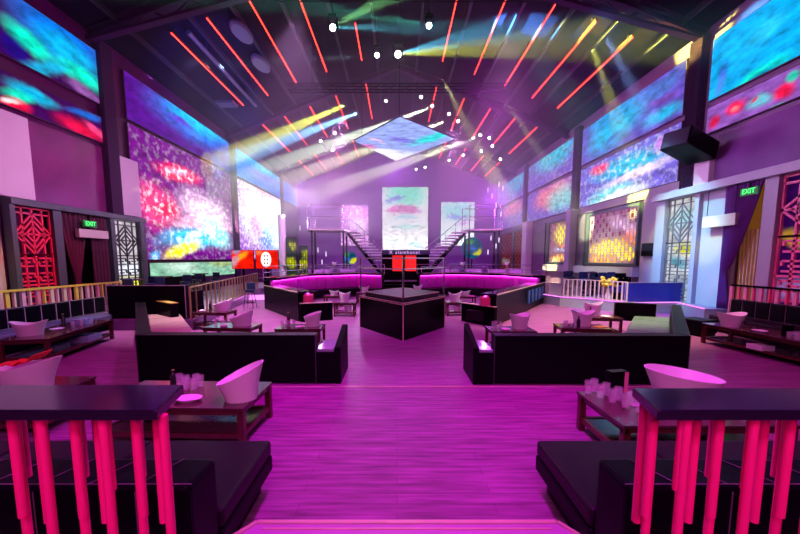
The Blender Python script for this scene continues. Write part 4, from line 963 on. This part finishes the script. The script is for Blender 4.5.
# black and blue sofas on the raised aisles, backs to the camera
def back_sofa(label, x0, x1, y, zb, h, m, rz=0):
    t = thing('sofa', label, 'sofa', (x0, y, zb), rz); w_ = x1 - x0
    MB().box((0, 0, 0), (w_, .2, h)).build('back', m, t, bevel=.02)
    MB().box((0, .2, 0), (w_, .95, .3)).build('base', BLACK, t)
    for i in range(3): MB().box((w_ * i / 3 + .01, .2, .3), (w_ * (i + 1) / 3 - .01, .95, .44)).build('seat_cushion', SEATL, t, bevel=.03)
    MB().box((0, .2, .3), (.14, .95, h * .8)).build('arm', m, t, bevel=.02); MB().box((w_ - .14, .2, .3), (w_, .95, h * .8)).build('arm', m, t, bevel=.02)
    MB().bar((0, 0, h), (w_, 0, h), .02, .02).bar((0, -.005, .05), (0, -.005, h), .015, .015).bar((w_, -.005, .05), (w_, -.005, h), .015, .015).build('piping', PIPING, t)
back_sofa('black sofa seen from behind on the raised left aisle', -8.15, -5.95, 9.95, .3, .96, LEATHER)
back_sofa('dark blue sofa seen from behind on the raised right aisle', 8.55, 10.9, 13.3, .4, .72, mat('navy_leather', (.02, .03, .35), .3, noise=(10, .3)), .02)
for i, (x, y, z) in enumerate([(8.9, 15.2, .4)]):
    banq = thing('banquette', 'dark banquette with small cushions under the pale ledge on the right aisle', 'sofa', (8.6, 15.9, .4))
    MB().box((0, .5, 0), (2.2, .7, .95)).build('back', LEATHER, banq, bevel=.02); MB().box((0, 0, 0), (2.2, .5, .4)).build('seat', SEATL, banq, bevel=.02)
    pp = MB()
    for k in range(9): pp.ball((.15 + k * .24, .49, .72), .018, 6)
    pp.build('buttons', PIPING, banq)
t = thing('ottoman', 'black cube ottoman at the far end of the right coffee table', 'ottoman', (8.0, 9.35, 0), .3)
MB().box((-.3, -.3, .06), (.3, .3, .42)).build('body', LEATHER, t, bevel=.03); MB().box((-.27, -.27, 0), (.27, .27, .06)).build('plinth', BLACK, t)

# ================================================================== RAILINGS
def fg_rail(xe, label, singles, clusters, x_out):
    t = thing('balustrade', label, 'railing', (xe, 1.4, .4)); OFF = t.location
    lo, hi = min(xe, x_out), max(xe, x_out); top = 1.45
    fx, fy = (-.94, 1.52) if xe < 0 else (1.01, 1.48)
    MB().prism([(xe, 1.25), (x_out, 1.25), (x_out, fy), (fx, fy)], top - .04, top).build('handrail', RAILTOP, t, off=OFF, bevel=.006)
    MB().box((lo, 1.26, .4), (hi, 1.53, .43)).build('base_rail', BLACK, t, off=OFF)
    ks = .0172
    for x in singles: MB().tube((x, 1.30, .4), (x, 1.30, top - .04), ks, 12).build('baluster', PINKP, t, off=OFF, smooth=True)
    for x, sg in clusters:
        MB().tube((x, 1.40, .4), (x, 1.40, top - .04), ks, 12).build('baluster', PINKP, t, off=OFF, smooth=True)
        for dx, yy, L_ in ((-.045 * sg, 1.31, .30), (.035 * sg, 1.36, .45), (.075 * sg, 1.42, .52), (-.02 * sg, 1.44, .33)):
            xx = x + dx; ed_ = xe + (fx - xe) * (yy - 1.25) / (fy - 1.25); xx = max(xx, ed_ + .03) if xe > 0 else min(xx, ed_ - .03)
            MB().tube((xx, yy, top - .05 - L_), (xx, yy, top - .04), ks, 12).build('hanging_baluster', PINKP, t, off=OFF, smooth=True)
def bx(px, y=1.3): return at(px, 430, Y=y).x
fg_rail(-.88, 'black topped balustrade with hot pink balusters in the left foreground', [bx(164), bx(104), bx(42), bx(-20), bx(-80)], [(bx(136, 1.4), 1), (bx(76, 1.4), 1), (bx(16, 1.4), 1), (bx(-45, 1.4), 1)], -2.6)
fg_rail(.955, 'black topped balustrade with hot pink balusters in the right foreground', [bx(686), bx(753), bx(818), bx(880)], [(bx(653, 1.4), -1), (bx(718, 1.4), -1), (bx(787, 1.4), -1), (bx(850, 1.4), -1)], 2.7)
def aisle_rail(label, X, y0, y1, z0, zt, topm, mats, step, wds):
    t = thing('balustrade', label, 'railing', (X, (y0 + y1) / 2, z0)); OFF = t.location
    MB().box((X - .07, y0, zt - .05), (X + .07, y1, zt)).build('handrail', topm, t, off=OFF)
    y = y0 + .06; i = 0
    while y < y1 - .02:
        wd = wds[i % len(wds)]
        MB().box((X - .03, y, z0), (X + .03, y + wd, zt - .05)).build('baluster', mats[i % len(mats)], t, off=OFF); y += step; i += 1
PASTEL = [mat('yellow_paint', (.75, .65, .10), .4), CREAM, mat('pale_pink_paint', (.75, .5, .6), .4), CREAM, mat('rose_paint', (.7, .25, .35), .4)]
struct(MB().box((-9.72, 3.6, 0), (-9.42, 9.9, .3)).box((-9.72, 9.9, .0), (-9.42, 12.6, .305)).build('trim_95', BLACK))
aisle_rail('low rail with pale coloured balusters above the left banquette', -9.55, 7.6, 12.3, .3, 1.24, mat('yellow_lit_rail_top', (.7, .6, .08), .35), PASTEL, .19, (.045, .09))  # yellow-gold light on the handrail is put into its colour
struct(MB().box((9.68, 3.4, 0), (9.95, 10.6, .3)).build('trim_96', BLACK))
aisle_rail('low rail with black top and pink balusters above the right banquette', 9.82, 4.2, 10.4, .3, 1.27, BLACK, [mat('rail_pink_paint', (.85, .08, .22), .4), mat('rail_pale_pink_paint', (.8, .3, .45), .4)], .21, (.05, .09))
def thin_fence(label, pts, z0, zt, m, step):
    t = thing('fence', label, 'fence', (*pts[0], z0)); OFF = t.location
    r = MB()
    for a, b_ in zip(pts[:-1], pts[1:]): r.bar((*a, zt), (*b_, zt), .04, .03); r.bar((*a, z0 + .04), (*b_, z0 + .04), .03, .03)
    r.build('rail', m, t, off=OFF); first = None
    for a, b_ in zip(pts[:-1], pts[1:]):
        a = Vector(a); b_ = Vector(b_); k = int((b_ - a).length / step)
        for i in range(k + 1):
            p = a.lerp(b_, i / k)
            if first is None: first = MB().box((-.02, -.02, 0), (.02, .02, zt - z0)).build('baluster', m, t); c_ = first
            else: c_ = first.copy(); COL.objects.link(c_); c_.parent = t
            c_.location = (p.x - pts[0][0], p.y - pts[0][1], 0)
thin_fence('thin gold fence along the diagonal edge of the left aisle', [(-5.85, 10.0), (-8.0, 20.4)], .31, 1.2, GOLD, .48)
thin_fence('thin white-gold fence along the far part of the right aisle edge', [(7.0, 19.5), (7.05, 16.4)], .41, 1.2, CREAM, .22)
thin_fence('thin brown and white fence along the near part of the right aisle edge', [(7.1, 15.1), (7.85, 14.4), (8.5, 13.1)], .41, 1.15, CREAM, .17)

# ================================================================== TABLES
def coffee_table(label, cx_, cy_, w_, d_, h=.45, rz=0, shelf=True, topm=TOPW, leg=.07, group=None):
    t = thing('coffee_table', label, 'table', (cx_, cy_, 0), rz, group)
    MB().box((-w_ / 2, -d_ / 2, h - .03), (w_ / 2, d_ / 2, h)).build('tabletop', topm, t, bevel=.004)
    fr = MB(); a = w_ / 2 - .01; b_ = d_ / 2 - .01
    for s in (-1, 1): fr.box((-a, s * b_ - .02 * s, h - .09), (a, s * b_ - .045 * s, h - .03)).box((s * a - .02 * s, -b_, h - .09), (s * a - .045 * s, b_, h - .03))
    fr.build('apron', WOOD, t)
    for sx in (-1, 1):
        for sy in (-1, 1):
            MB().box((sx * a, sy * b_, 0), (sx * (a - leg), sy * (b_ - leg), h - .03)).build('leg', WOOD, t, bevel=.004)
    if shelf:
        sh = MB().box((-a + .03, -b_ + .03, .12), (a - .03, b_ - .03, .145)); sh.build('shelf', TOPW, t)
        s2 = MB()
        for s in (-1, 1): s2.box((-a + .02, s * b_ - .02 * s, .10), (a - .02, s * b_ - .06 * s, .155)).box((s * a - .02 * s, -b_ + .02, .10), (s * a - .06 * s, b_ - .02, .155))
        s2.build('shelf_rail', WOOD, t)
    return t
# ================================================================== BUCKETS AND SMALL THINGS
def bucket(label, x, y, z, rb=.12, rt=.17, h=.24, a2=.05, a1=0.0, sx=1.3, rz=0.0, cloth=False, ice=False, group=None):
    """oval champagne bucket; rim height = h + a2*cos(2t) + a1*cos(t)"""
    t = thing('ice_bucket', label, 'bucket', (x, y, z), rz, group)
    N_ = 32; K = 7; vs = []; fs = []; th = .012
    prof_o = [(rb + (rt - rb) * (k / K) ** 1.3, k / K) for k in range(K + 1)]
    prof_i = [(r - th, max(.05, f)) for r, f in prof_o[::-1]]
    prof = prof_o + prof_i; k_ = len(prof)
    for i in range(N_):
        a = 2 * PI * i / N_; rim = h + a2 * math.cos(2 * a) + a1 * math.cos(a)
        for r, f in prof:
            fl = 1 + (.10 * f * f if a2 > 0 else 0) * math.cos(2 * a)
            vs.append((r * math.cos(a) * sx * fl, r * math.sin(a) * fl, rim * f))
    for i in range(N_):
        j = (i + 1) % N_
        for q in range(k_ - 1): fs.append((i * k_ + q, j * k_ + q, j * k_ + q + 1, i * k_ + q + 1))
    fs.append(tuple(i * k_ for i in range(N_))); fs.append(tuple(i * k_ + k_ - 1 for i in range(N_))[::-1])
    MB().add(vs, fs).build('shell', WHITEPL, t, smooth=True)
    if cloth:
        c_ = MB(); rr = random.Random(3); n_ = 14; vv = []; ff = []
        for i in range(n_ + 1):
            for j in range(7):
                u = i / n_ * 2 - 1; v = j / 6 * 2 - 1
                vv.append((u * rt * .62 * sx, v * rt * .5, h + .05 * abs(u) ** 2 * (1 if a2 > 0 else .4) + a1 * u + .012 + .02 * rr.random() + .015 * math.sin(u * 9)))
        for i in range(n_):
            for j in range(6): ff.append((i * 7 + j, (i + 1) * 7 + j, (i + 1) * 7 + j + 1, i * 7 + j + 1))
        o = c_.add(vv, ff).build('napkin', REDCLOTH, t, smooth=True); so = o.modifiers.new('t', 'SOLIDIFY'); so.thickness = .01; o['label'] = 'red napkin laid over the rim'
    if ice:
        for i in range(6):
            a = i * 1.1; MB().cbox((.06 * math.cos(a) * sx, .06 * math.sin(a), h * .8), (.05, .05, .05)).build('ice_cube', GLASS, t)
    return t
GL_ME = {}
def glass(x, y, z, label, group, tall=.11, r=.035):
    k = (round(tall, 3), round(r, 3)); t = None
    if k not in GL_ME:
        o = MB().lathe([(r * .8, 0), (r * .85, .004), (r, tall), (r - .003, tall), (r * .8, .02), (.001, .018)], 14).build('drinking_glass', GLASS, smooth=True); GL_ME[k] = o
    else: o = GL_ME[k].copy(); COL.objects.link(o)
    o.location = (x, y, z); tag(o, label, 'glass', group); return o
def ashtray(x, y, z, label, r=.08, m=WHITEPL):
    o = MB().lathe([(r * .7, 0), (r, .035), (r * .88, .035), (r * .6, .01), (.001, .01)], 20).build('ashtray', m, smooth=True); o.location = (x, y, z); return tag(o, label, 'ashtray')
def card(x, y, z, label, w_, d_, h_, m, rz=0, name='menu_card', cat='card'):
    o = MB().box((-w_ / 2, -d_ / 2, 0), (w_ / 2, d_ / 2, h_)).build(name, m, bevel=.002); o.location = (x, y, z); o.rotation_euler = (0, 0, rz); return tag(o, label, cat)
def bottle(x, y, z, label, h=.3, m=DARKGL):
    t = thing('bottle', label, 'bottle', (x, y, z))
    MB().lathe([(.036, 0), (.038, .01), (.038, h * .6), (.015, h * .78), (.014, h * .93)], 14).build('body', m, t, smooth=True)
    MB().lathe([(.017, h * .93), (.017, h), (.001, h)], 12).build('cap', mat('foil', (.4, .3, .1), .3, metal=.5), t); return t

# left foreground table
coffee_table('dark red coffee table behind the left foreground sofa', -2.42, 4.0, 1.66, .82, .45, -.03)
bucket('large white oval bucket with slanted rim on the left foreground table', -1.74, 3.84, .45, .145, .215, .30, .0, .115, 1.15, .2, cloth=False)
card(-1.70, 3.83, .79, 'x', .02, .02, .02, PAPER) if False else None
for i, (dx, dy) in enumerate([(0, 0), (.09, .05), (.17, .0), (.05, -.1), (.14, -.09), (-.12, .06)]):
    glass(-2.55 + dx, 4.18 + dy, .45, 'clear glass in the cluster on the left foreground table', 'glasses on the left foreground table', .15, .042)
bottle(-2.75, 4.25, .45, 'small dark bottle beside the glasses on the left foreground table', .2)
ashtray(-2.30, 3.78, .45, 'white oval dish on the left foreground table', .11).scale = (1.4, .9, 1)
for i in range(3): glass(-2.02 + i * .0, 4.06 + i * .1, .45, 'clear glass beside the slanted bucket on the left foreground table', 'glasses by the slanted bucket', .09, .03) if i < 2 else None
card(-3.0, 3.85, .45, 'white folded paper at the left end of the left foreground table', .16, .1, .03, PAPER, .3)
# far left foreground table with the wide bucket
coffee_table('dark red coffee table at the left edge, mostly hidden by the rail', -4.75, 4.2, 1.5, .8)
bucket('wide white bucket with a red napkin at the left edge above the rail', -4.50, 4.2, .45, .19, .26, .30, .02, .05, 1.35, .1, cloth=True)
for i, (dx, dy) in enumerate([(-.62, .1), (-.55, -.05), (-.66, -.1)]): ashtray(-4.42 + dx, 4.2 + dy, .45, 'crumpled white napkin %s the wide bucket at the left edge' % ['behind', 'beside', 'in front and left of'][i], .07)
# right foreground table
coffee_table('dark red coffee table in the right foreground with a blue-lit shelf', 2.95, 3.62, 1.66, .88)
bucket('very wide white oval basin with a slanted rim above the right rail', 3.08, 3.72, .45, .19, .29, .33, .0, -.045, 1.28, -.1)
k = 0
for i in range(5):
    for j in range(2):
        glass(2.20 + i * .06 + j * .10, 3.96 - i * .13 + j * .06, .45, 'clear tumbler in the double row on the right foreground table', 'tumblers on the right foreground table', .16, .043)
t = thing('menu_holder', 'dark upright menu box behind the tumblers on the right foreground table', 'menu holder', (2.55, 4.0, .45), .2)
MB().box((-.12, -.05, 0), (.1, .05, .27)).build('box', BLACK, t, bevel=.005); MB().box((.05, -.056, .02), (.1, -.05, .26)).build('label_card', mat('pink_card', (.8, .2, .4), .5), t)
card(2.62, 3.62, .45, 'white card lying between the menu box and the basin', .22, .14, .01, PAPER, -.6)
card(2.52, 4.0, .45, 'x', .1, .1, .1, PAPER) if False else None
# banquette tables
coffee_table('long coffee table in front of the left banquette, bucket and blue tray on it', -7.25, 7.62, .82, 2.25, .5, .22)
bucket('white angular bucket on the long left table', -7.28, 6.95, .5, .15, .2, .26, .035, 0, 1.3, .5)
ashtray(-7.22, 7.45, .5, 'white dish in the middle of the long left table', .12)
card(-7.35, 8.2, .5, 'glossy pale blue box at the far end of the long left table', .3, .3, .12, mat('pale_blue_gloss', (.35, .5, .65), .15), .2, 'tray_box', 'box')
card(-7.1, 8.0, .145, 'pale blue box on the shelf of the long left table', .35, .5, .14, mat('pale_blue_gloss', (.35, .5, .65), .15), .2, 'tray_box', 'box')
for i in range(4): glass(-7.15 + .08 * (i % 2), 7.75 + .12 * i, .5, 'clear glass on the long left table', 'glasses on the long left table', .13)
bottle(-7.5, 7.9, .5, 'dark bottle standing on the long left table', .28)
coffee_table('long coffee table in front of the right banquette with a flared bucket', 7.78, 7.3, .8, 2.3, .48, .08)
bucket('white flared bucket on the far end of the long right table', 7.55, 7.95, .48, .15, .235, .30, .03, 0, 1.15, .0)
ashtray(7.6, 7.35, .48, 'white dish beside the flared bucket on the long right table', .13)
for i in range(6): glass(7.5 + .11 * (i % 3), 6.55 + .14 * (i // 3), .48, 'clear tumbler on the near end of the long right table', 'tumblers on the long right table', .14, .04)
card(7.75, 6.95, .48, 'dark upright menu box on the long right table', .16, .08, .22, BLACK, 0, 'menu_holder', 'menu holder')
card(7.5, 7.2, .145, 'white box on the shelf of the long right table', .3, .3, .1, WHITEPL, .1, 'box', 'box')
coffee_table('coffee table at the right edge above the rail', 6.75, 4.95, .9, .9, .47, .1)
bucket('small white bucket on the floor under the right edge table', 6.2, 4.3, 0, .1, .14, .2, .02, 0, 1.2)
ashtray(6.6, 5.0, .47, 'white dish on the table at the right edge', .1)
# tables behind the left corner sofa
def mid_set(lab, x, y, w_, d_, rz, bs, dark=None, h=.5):
    coffee_table('dark table %s' % lab, x, y, w_, d_, h, rz, leg=.06)
    bx_, by_, kw = bs
    bucket('white bucket on the table %s' % lab, x + bx_, y + by_, h, **kw)
    return h
h = mid_set('behind the left sofa, farther of two by the pink seat', -5.3, 10.25, 1.05, .6, -.1, (.22, .05, dict(rb=.15, rt=.2, h=.26, a2=.0, a1=.08, sx=1.3, rz=.3)))
bottle(-5.45, 10.3, h, 'dark bottle by the bucket on the farther table near the pink seat', .3)
ashtray(-5.6, 10.15, h, 'white dish on the farther table near the pink seat', .1)
h = mid_set('behind the left sofa, nearer of two by the pink seat', -3.72, 7.98, 1.1, .6, -.08, (.2, .0, dict(rb=.15, rt=.2, h=.26, a2=.0, a1=.10, sx=1.3, rz=.3)))
for i in range(3): glass(-4.1 + .1 * i, 7.95 + .05 * (i % 2), h, 'clear glass on the nearer table by the pink seat', 'glasses on the nearer table by the pink seat', .14)
ashtray(-3.86, 7.82, h, 'white dish on the nearer table by the pink seat', .09)
h = mid_set('behind the right end of the left sofa', -2.15, 7.85, 1.0, .6, 0, (.25, .08, dict(rb=.13, rt=.18, h=.27, a2=.0, a1=.06, sx=1.1, rz=.3, cloth=False)))
for i in range(4): glass(-2.55 + .08 * i, 7.8 + .08 * (i % 2), h, 'clear glass on the table behind the right end of the left sofa', 'glasses behind the right end of the left sofa', .14)
bottle(-2.47, 8.0, h, 'dark bottle on the table behind the right end of the left sofa', .3)
ashtray(-2.12, 7.68, h, 'white dish on the table behind the right end of the left sofa', .1)
card(-1.78, 7.98, h + .29, 'x', .1, .1, .1, PAPER) if False else None
# tables behind the right corner sofa
h = mid_set('behind the left end of the right sofa', 2.45, 7.6, .95, .6, 0, (.22, .05, dict(rb=.14, rt=.2, h=.30, a2=.03, sx=1.15, rz=.5)))
for i in range(3): glass(2.08 + .08 * i, 7.6 + .06 * (i % 2), h, 'clear glass on the table behind the left end of the right sofa', 'glasses behind the left end of the right sofa', .16)
ashtray(2.3, 7.42, h, 'white dish on the table behind the left end of the right sofa', .1)
h = mid_set('behind the right sofa, yellow card on it', 4.15, 7.9, 1.05, .6, -.12, (.05, .06, dict(rb=.14, rt=.2, h=.32, a2=.045, sx=1.2, rz=0)))
card(4.48, 7.78, h, 'yellow card on the corner of the table behind the right sofa', .24, .2, .012, YELLOWP, .4)
bottle(4.0, 7.74, h, 'dark bottle leaning by the bucket on the table with the yellow card', .26)
for i in range(3): glass(3.75 + .07 * i, 7.85 + .05 * (i % 2), h, 'clear glass on the table with the yellow card', 'glasses on the table with the yellow card', .13)
h = mid_set('behind the right sofa, farther than the yellow card one', 5.3, 9.3, 1.0, .6, -.1, (-.1, .08, dict(rb=.14, rt=.19, h=.34, a2=.045, sx=1.2, rz=0)))
bottle(5.05, 9.2, h, 'dark bottle on the farther table behind the right sofa', .28)
ashtray(5.42, 9.15, h, 'white dish on the farther table behind the right sofa', .14)
# tables inside the booths
h = mid_set('in the left booth near its opening', -1.85, 12.6, .75, .6, 0, (-.02, .05, dict(rb=.13, rt=.18, h=.33, a2=.04, sx=1.1)), h=.48)
bucket('white bucket standing under the table in the left booth', -1.75, 12.55, .145, .1, .13, .2, .02, 0, 1.1)
h = mid_set('in the right booth near its opening', 2.1, 12.7, .7, .6, 0, (-.02, .05, dict(rb=.13, rt=.19, h=.30, a2=.05, sx=1.2)), h=.48)
bucket('white bucket standing under the table in the right booth', 2.15, 12.65, .145, .1, .13, .18, .02, 0, 1.1)
h = mid_set('in the left booth close to the stage steps', -1.5, 16.2, .7, .6, 0, (0, 0, dict(rb=.13, rt=.18, h=.26, a2=.05, sx=1.2)), h=.48)
h = mid_set('in the right booth close to the stage steps', .95, 16.4, .7, .6, 0, (0, 0, dict(rb=.13, rt=.18, h=.3, a2=.04, sx=1.1)), h=.48)
h = mid_set('far inside the left booth', -2.7, 15.2, .8, .6, 0, (0, 0, dict(rb=.12, rt=.16, h=.2, a2=.03, sx=1.2)), h=.45)
h = mid_set('far inside the right booth', 2.9, 15.0, .8, .6, 0, (0, 0, dict(rb=.12, rt=.16, h=.2, a2=.03, sx=1.2)), h=.45)
# stools on the aisles and stage
def stool(x, y, z, label, m, group, first={}):
    if 'o' not in first:
        t = thing('bar_stool', label, 'stool', (x, y, z), 0, group); first['o'] = t
        MB().lathe([(.17, .68), (.19, .72), (.18, .78), (.001, .79)], 16).build('seat', m, t, smooth=True)
        MB().box((-.17, .12, .75), (.17, .17, 1.05)).build('backrest', m, t, bevel=.02)
        for a, b_ in ((-1, -1), (1, -1), (1, 1), (-1, 1)): MB().tube((a * .19, b_ * .19, 0), (a * .12, b_ * .12, .7), .017, 6).build('leg', CHROME, t)
        MB().lathe([(.155, .24), (.17, .24), (.17, .27), (.155, .27), (.155, .24)], 14).build('foot_ring', CHROME, t)
        return t
    c_ = copy_tree(first['o']); c_.location = (x, y, z); c_['label'] = label; c_['group'] = group; return c_
def high_table(x, y, z, label, group=None):
    t = thing('high_table', label, 'table', (x, y, z), 0, group)
    MB().lathe([(.001, 1.0), (.33, 1.0), (.33, 1.04), (.001, 1.04)], 20).build('tabletop', TOPW, t); MB().tube((0, 0, .03), (0, 0, 1.0), .035, 8).build('column', CHROME, t)
    MB().lathe([(.001, 0), (.24, 0), (.24, .02), (.04, .04), (.001, .04)], 18).build('foot', STEEL, t); return t
SB = mat('blue_stool_leather', (.012, .02, .08), .35)
ORD = ['first', 'second', 'third', 'fourth', 'fifth', 'sixth', 'seventh']
for i, (x, y) in enumerate(sorted([(8.0, 15.2), (8.5, 14.6), (8.1, 16.6), (9.1, 15.0), (7.7, 16.0), (8.8, 16.0)], key=lambda p: p[0] / p[1])): stool(x, y, .4, 'dark blue bar stool behind the right aisle fence, %s from the left' % ORD[i], SB, 'bar stools on the right aisle')
high_table(8.4, 15.6, .4, 'high round table among the stools on the right aisle')
ft = thing('flower_vase', 'vase of yellow flowers beside the dark blue sofa on the right aisle', 'vase', (8.25, 13.85, .4))
MB().lathe([(.08, 0), (.12, .15), (.07, .35), (.09, .45)], 16).build('vase', WHITEPL, ft, smooth=True)
fm = MB(); rr = random.Random(2)
for i in range(34):
    a = rr.random() * 2 * PI; r_ = rr.random() ** .5 * .26; fm.ball((r_ * math.cos(a), r_ * math.sin(a), .55 + rr.random() * .34), .06, 5)
fm.build('blossoms', mat('yellow_petals', (.85, .75, .05), .6), ft)
for i, (x, y) in enumerate(sorted([(-8.9, 11.6), (-8.5, 12.6), (-9.3, 13.4), (-8.7, 14.6), (-9.0, 16.0), (-8.9, 17.4)], key=lambda p: p[0] / p[1])): stool(x, y, .3, 'bar stool behind the gold fence on the left aisle, %s from the left' % ORD[i], SB, 'bar stools on the left aisle')
for i, (x, y) in enumerate([(-9.0, 12.1), (-9.2, 14.0), (-9.2, 16.7)]): high_table(x, y, .3, 'high round table on the left aisle, %s behind the gold fence' % ['nearest', 'middle one', 'farthest'][i])
t = thing('bench_seat', 'long dark bench with small cushions against the left wall under the green screen strip', 'bench', (-10.6, 17.5, .3))
MB().box((-.35, -2.6, 0), (.35, 2.6, .42)).build('seat', SEATL, t, bevel=.02); MB().box((-.38, -2.6, .42), (-.2, 2.6, .85)).build('back', LEATHER, t, bevel=.02)
# standing person-height stools near left booth corner: chrome bar chair
stool(-5.9, 14.2, 0, 'purple lit bar chair by the corner of the left booth', SB, None)
# stage furniture rows
for i, (x, y) in enumerate([(-8.3, 25.4), (-6.6, 24.6), (-5.0, 24.2), (-3.4, 24.0), (3.6, 24.1), (5.2, 24.3), (6.9, 24.6), (8.4, 25.6)]):
    s_ = 'left' if x < 0 else 'right'
    t = thing('round_sofa', 'low rounded violet sofa on the stage, %s from the left of the row' % (ORD + ['eighth'])[i], 'sofa', (x, y, SZ), 0, 'rounded sofas on the %s of the stage' % s_)
    MB().lathe([(.55, 0), (.6, .1), (.6, .4), (.001, .42)], 20).build('seat', mat('violet_seat', (.6, .3, .7), .4), t, smooth=True)
    bk_ = MB(); bk_.prism([(.62 * math.cos(PI * k / 10), .62 * math.sin(PI * k / 10)) for k in range(11)] + [(.48 * math.cos(PI * k / 10), .48 * math.sin(PI * k / 10)) for k in range(10, -1, -1)], .3, .75); bk_.build('back', mat('violet_seat', (.6, .3, .7), .4), t)
for i, (x, y) in enumerate([(-7.6, 24.2), (-4.2, 23.6), (4.4, 23.7), (7.6, 24.4)]):
    high_table(x, y + .3, SZ, 'high round table on the stage edge, %s' % ['far left', 'left of the booth steps', 'right of the booth steps', 'far right'][i])
    bucket('white bucket on the high stage table, %s' % ['far left', 'left of the steps', 'right of the steps', 'far right'][i], x, y + .3, SZ + 1.04, .1, .14, .2, .02, 0, 1.1)
# front rail of the stage
t = thing('stage_rail', 'chrome pipe rail along the front edge of the stage', 'railing', (0, 23.3, SZ)); 
for sx in (-1, 1):
    r = MB()
    for h in (.5, .95): r.tube((sx * 1.6, 23.3, SZ + h), (sx * 5.9, 23.3, SZ + h), .02, 6)
    for k in range(5): x = sx * (1.6 + k * 1.075); r.tube((x, 23.3, SZ), (x, 23.3, SZ + .97), .022, 6)
    r.build('pipes', CHROME, t, off=t.location)
# steps from the floor to the stage
for i in range(3):
    n += 1; struct(MB().box((-1.4, 22.2 + i * .35, 0), (1.8, 23.25, .18 * (i + 1))).build('trim_%d' % n, BLACK))

# ================================================================== HAZE (thin near the camera, thicker over the stage)
def haze(label, a, b_, dens, col):
    m = bpy.data.materials.new('stage_haze'); m.use_nodes = True; nt = m.node_tree; nt.nodes.clear()
    out = nt.nodes.new('ShaderNodeOutputMaterial'); v = nt.nodes.new('ShaderNodeVolumeScatter'); v.inputs['Density'].default_value = dens; v.inputs['Color'].default_value = (*col, 1); v.inputs['Anisotropy'].default_value = .2
    nt.links.new(v.outputs[0], out.inputs['Volume'])
    o = MB().box(a, b_).build('stage_haze', m); tag(o, label, 'haze', None, 'stuff'); return o
haze('thin stage haze hanging over the whole dance floor', (-10.7, 11.5, 2.3), (10.7, 38.9, 13.8), .008, (.95, .9, 1))
haze('thicker stage haze drifting over the far end of the hall', (-10.6, 20, 4.0), (10.6, 38.8, 13.5), .03, (.95, .88, 1))
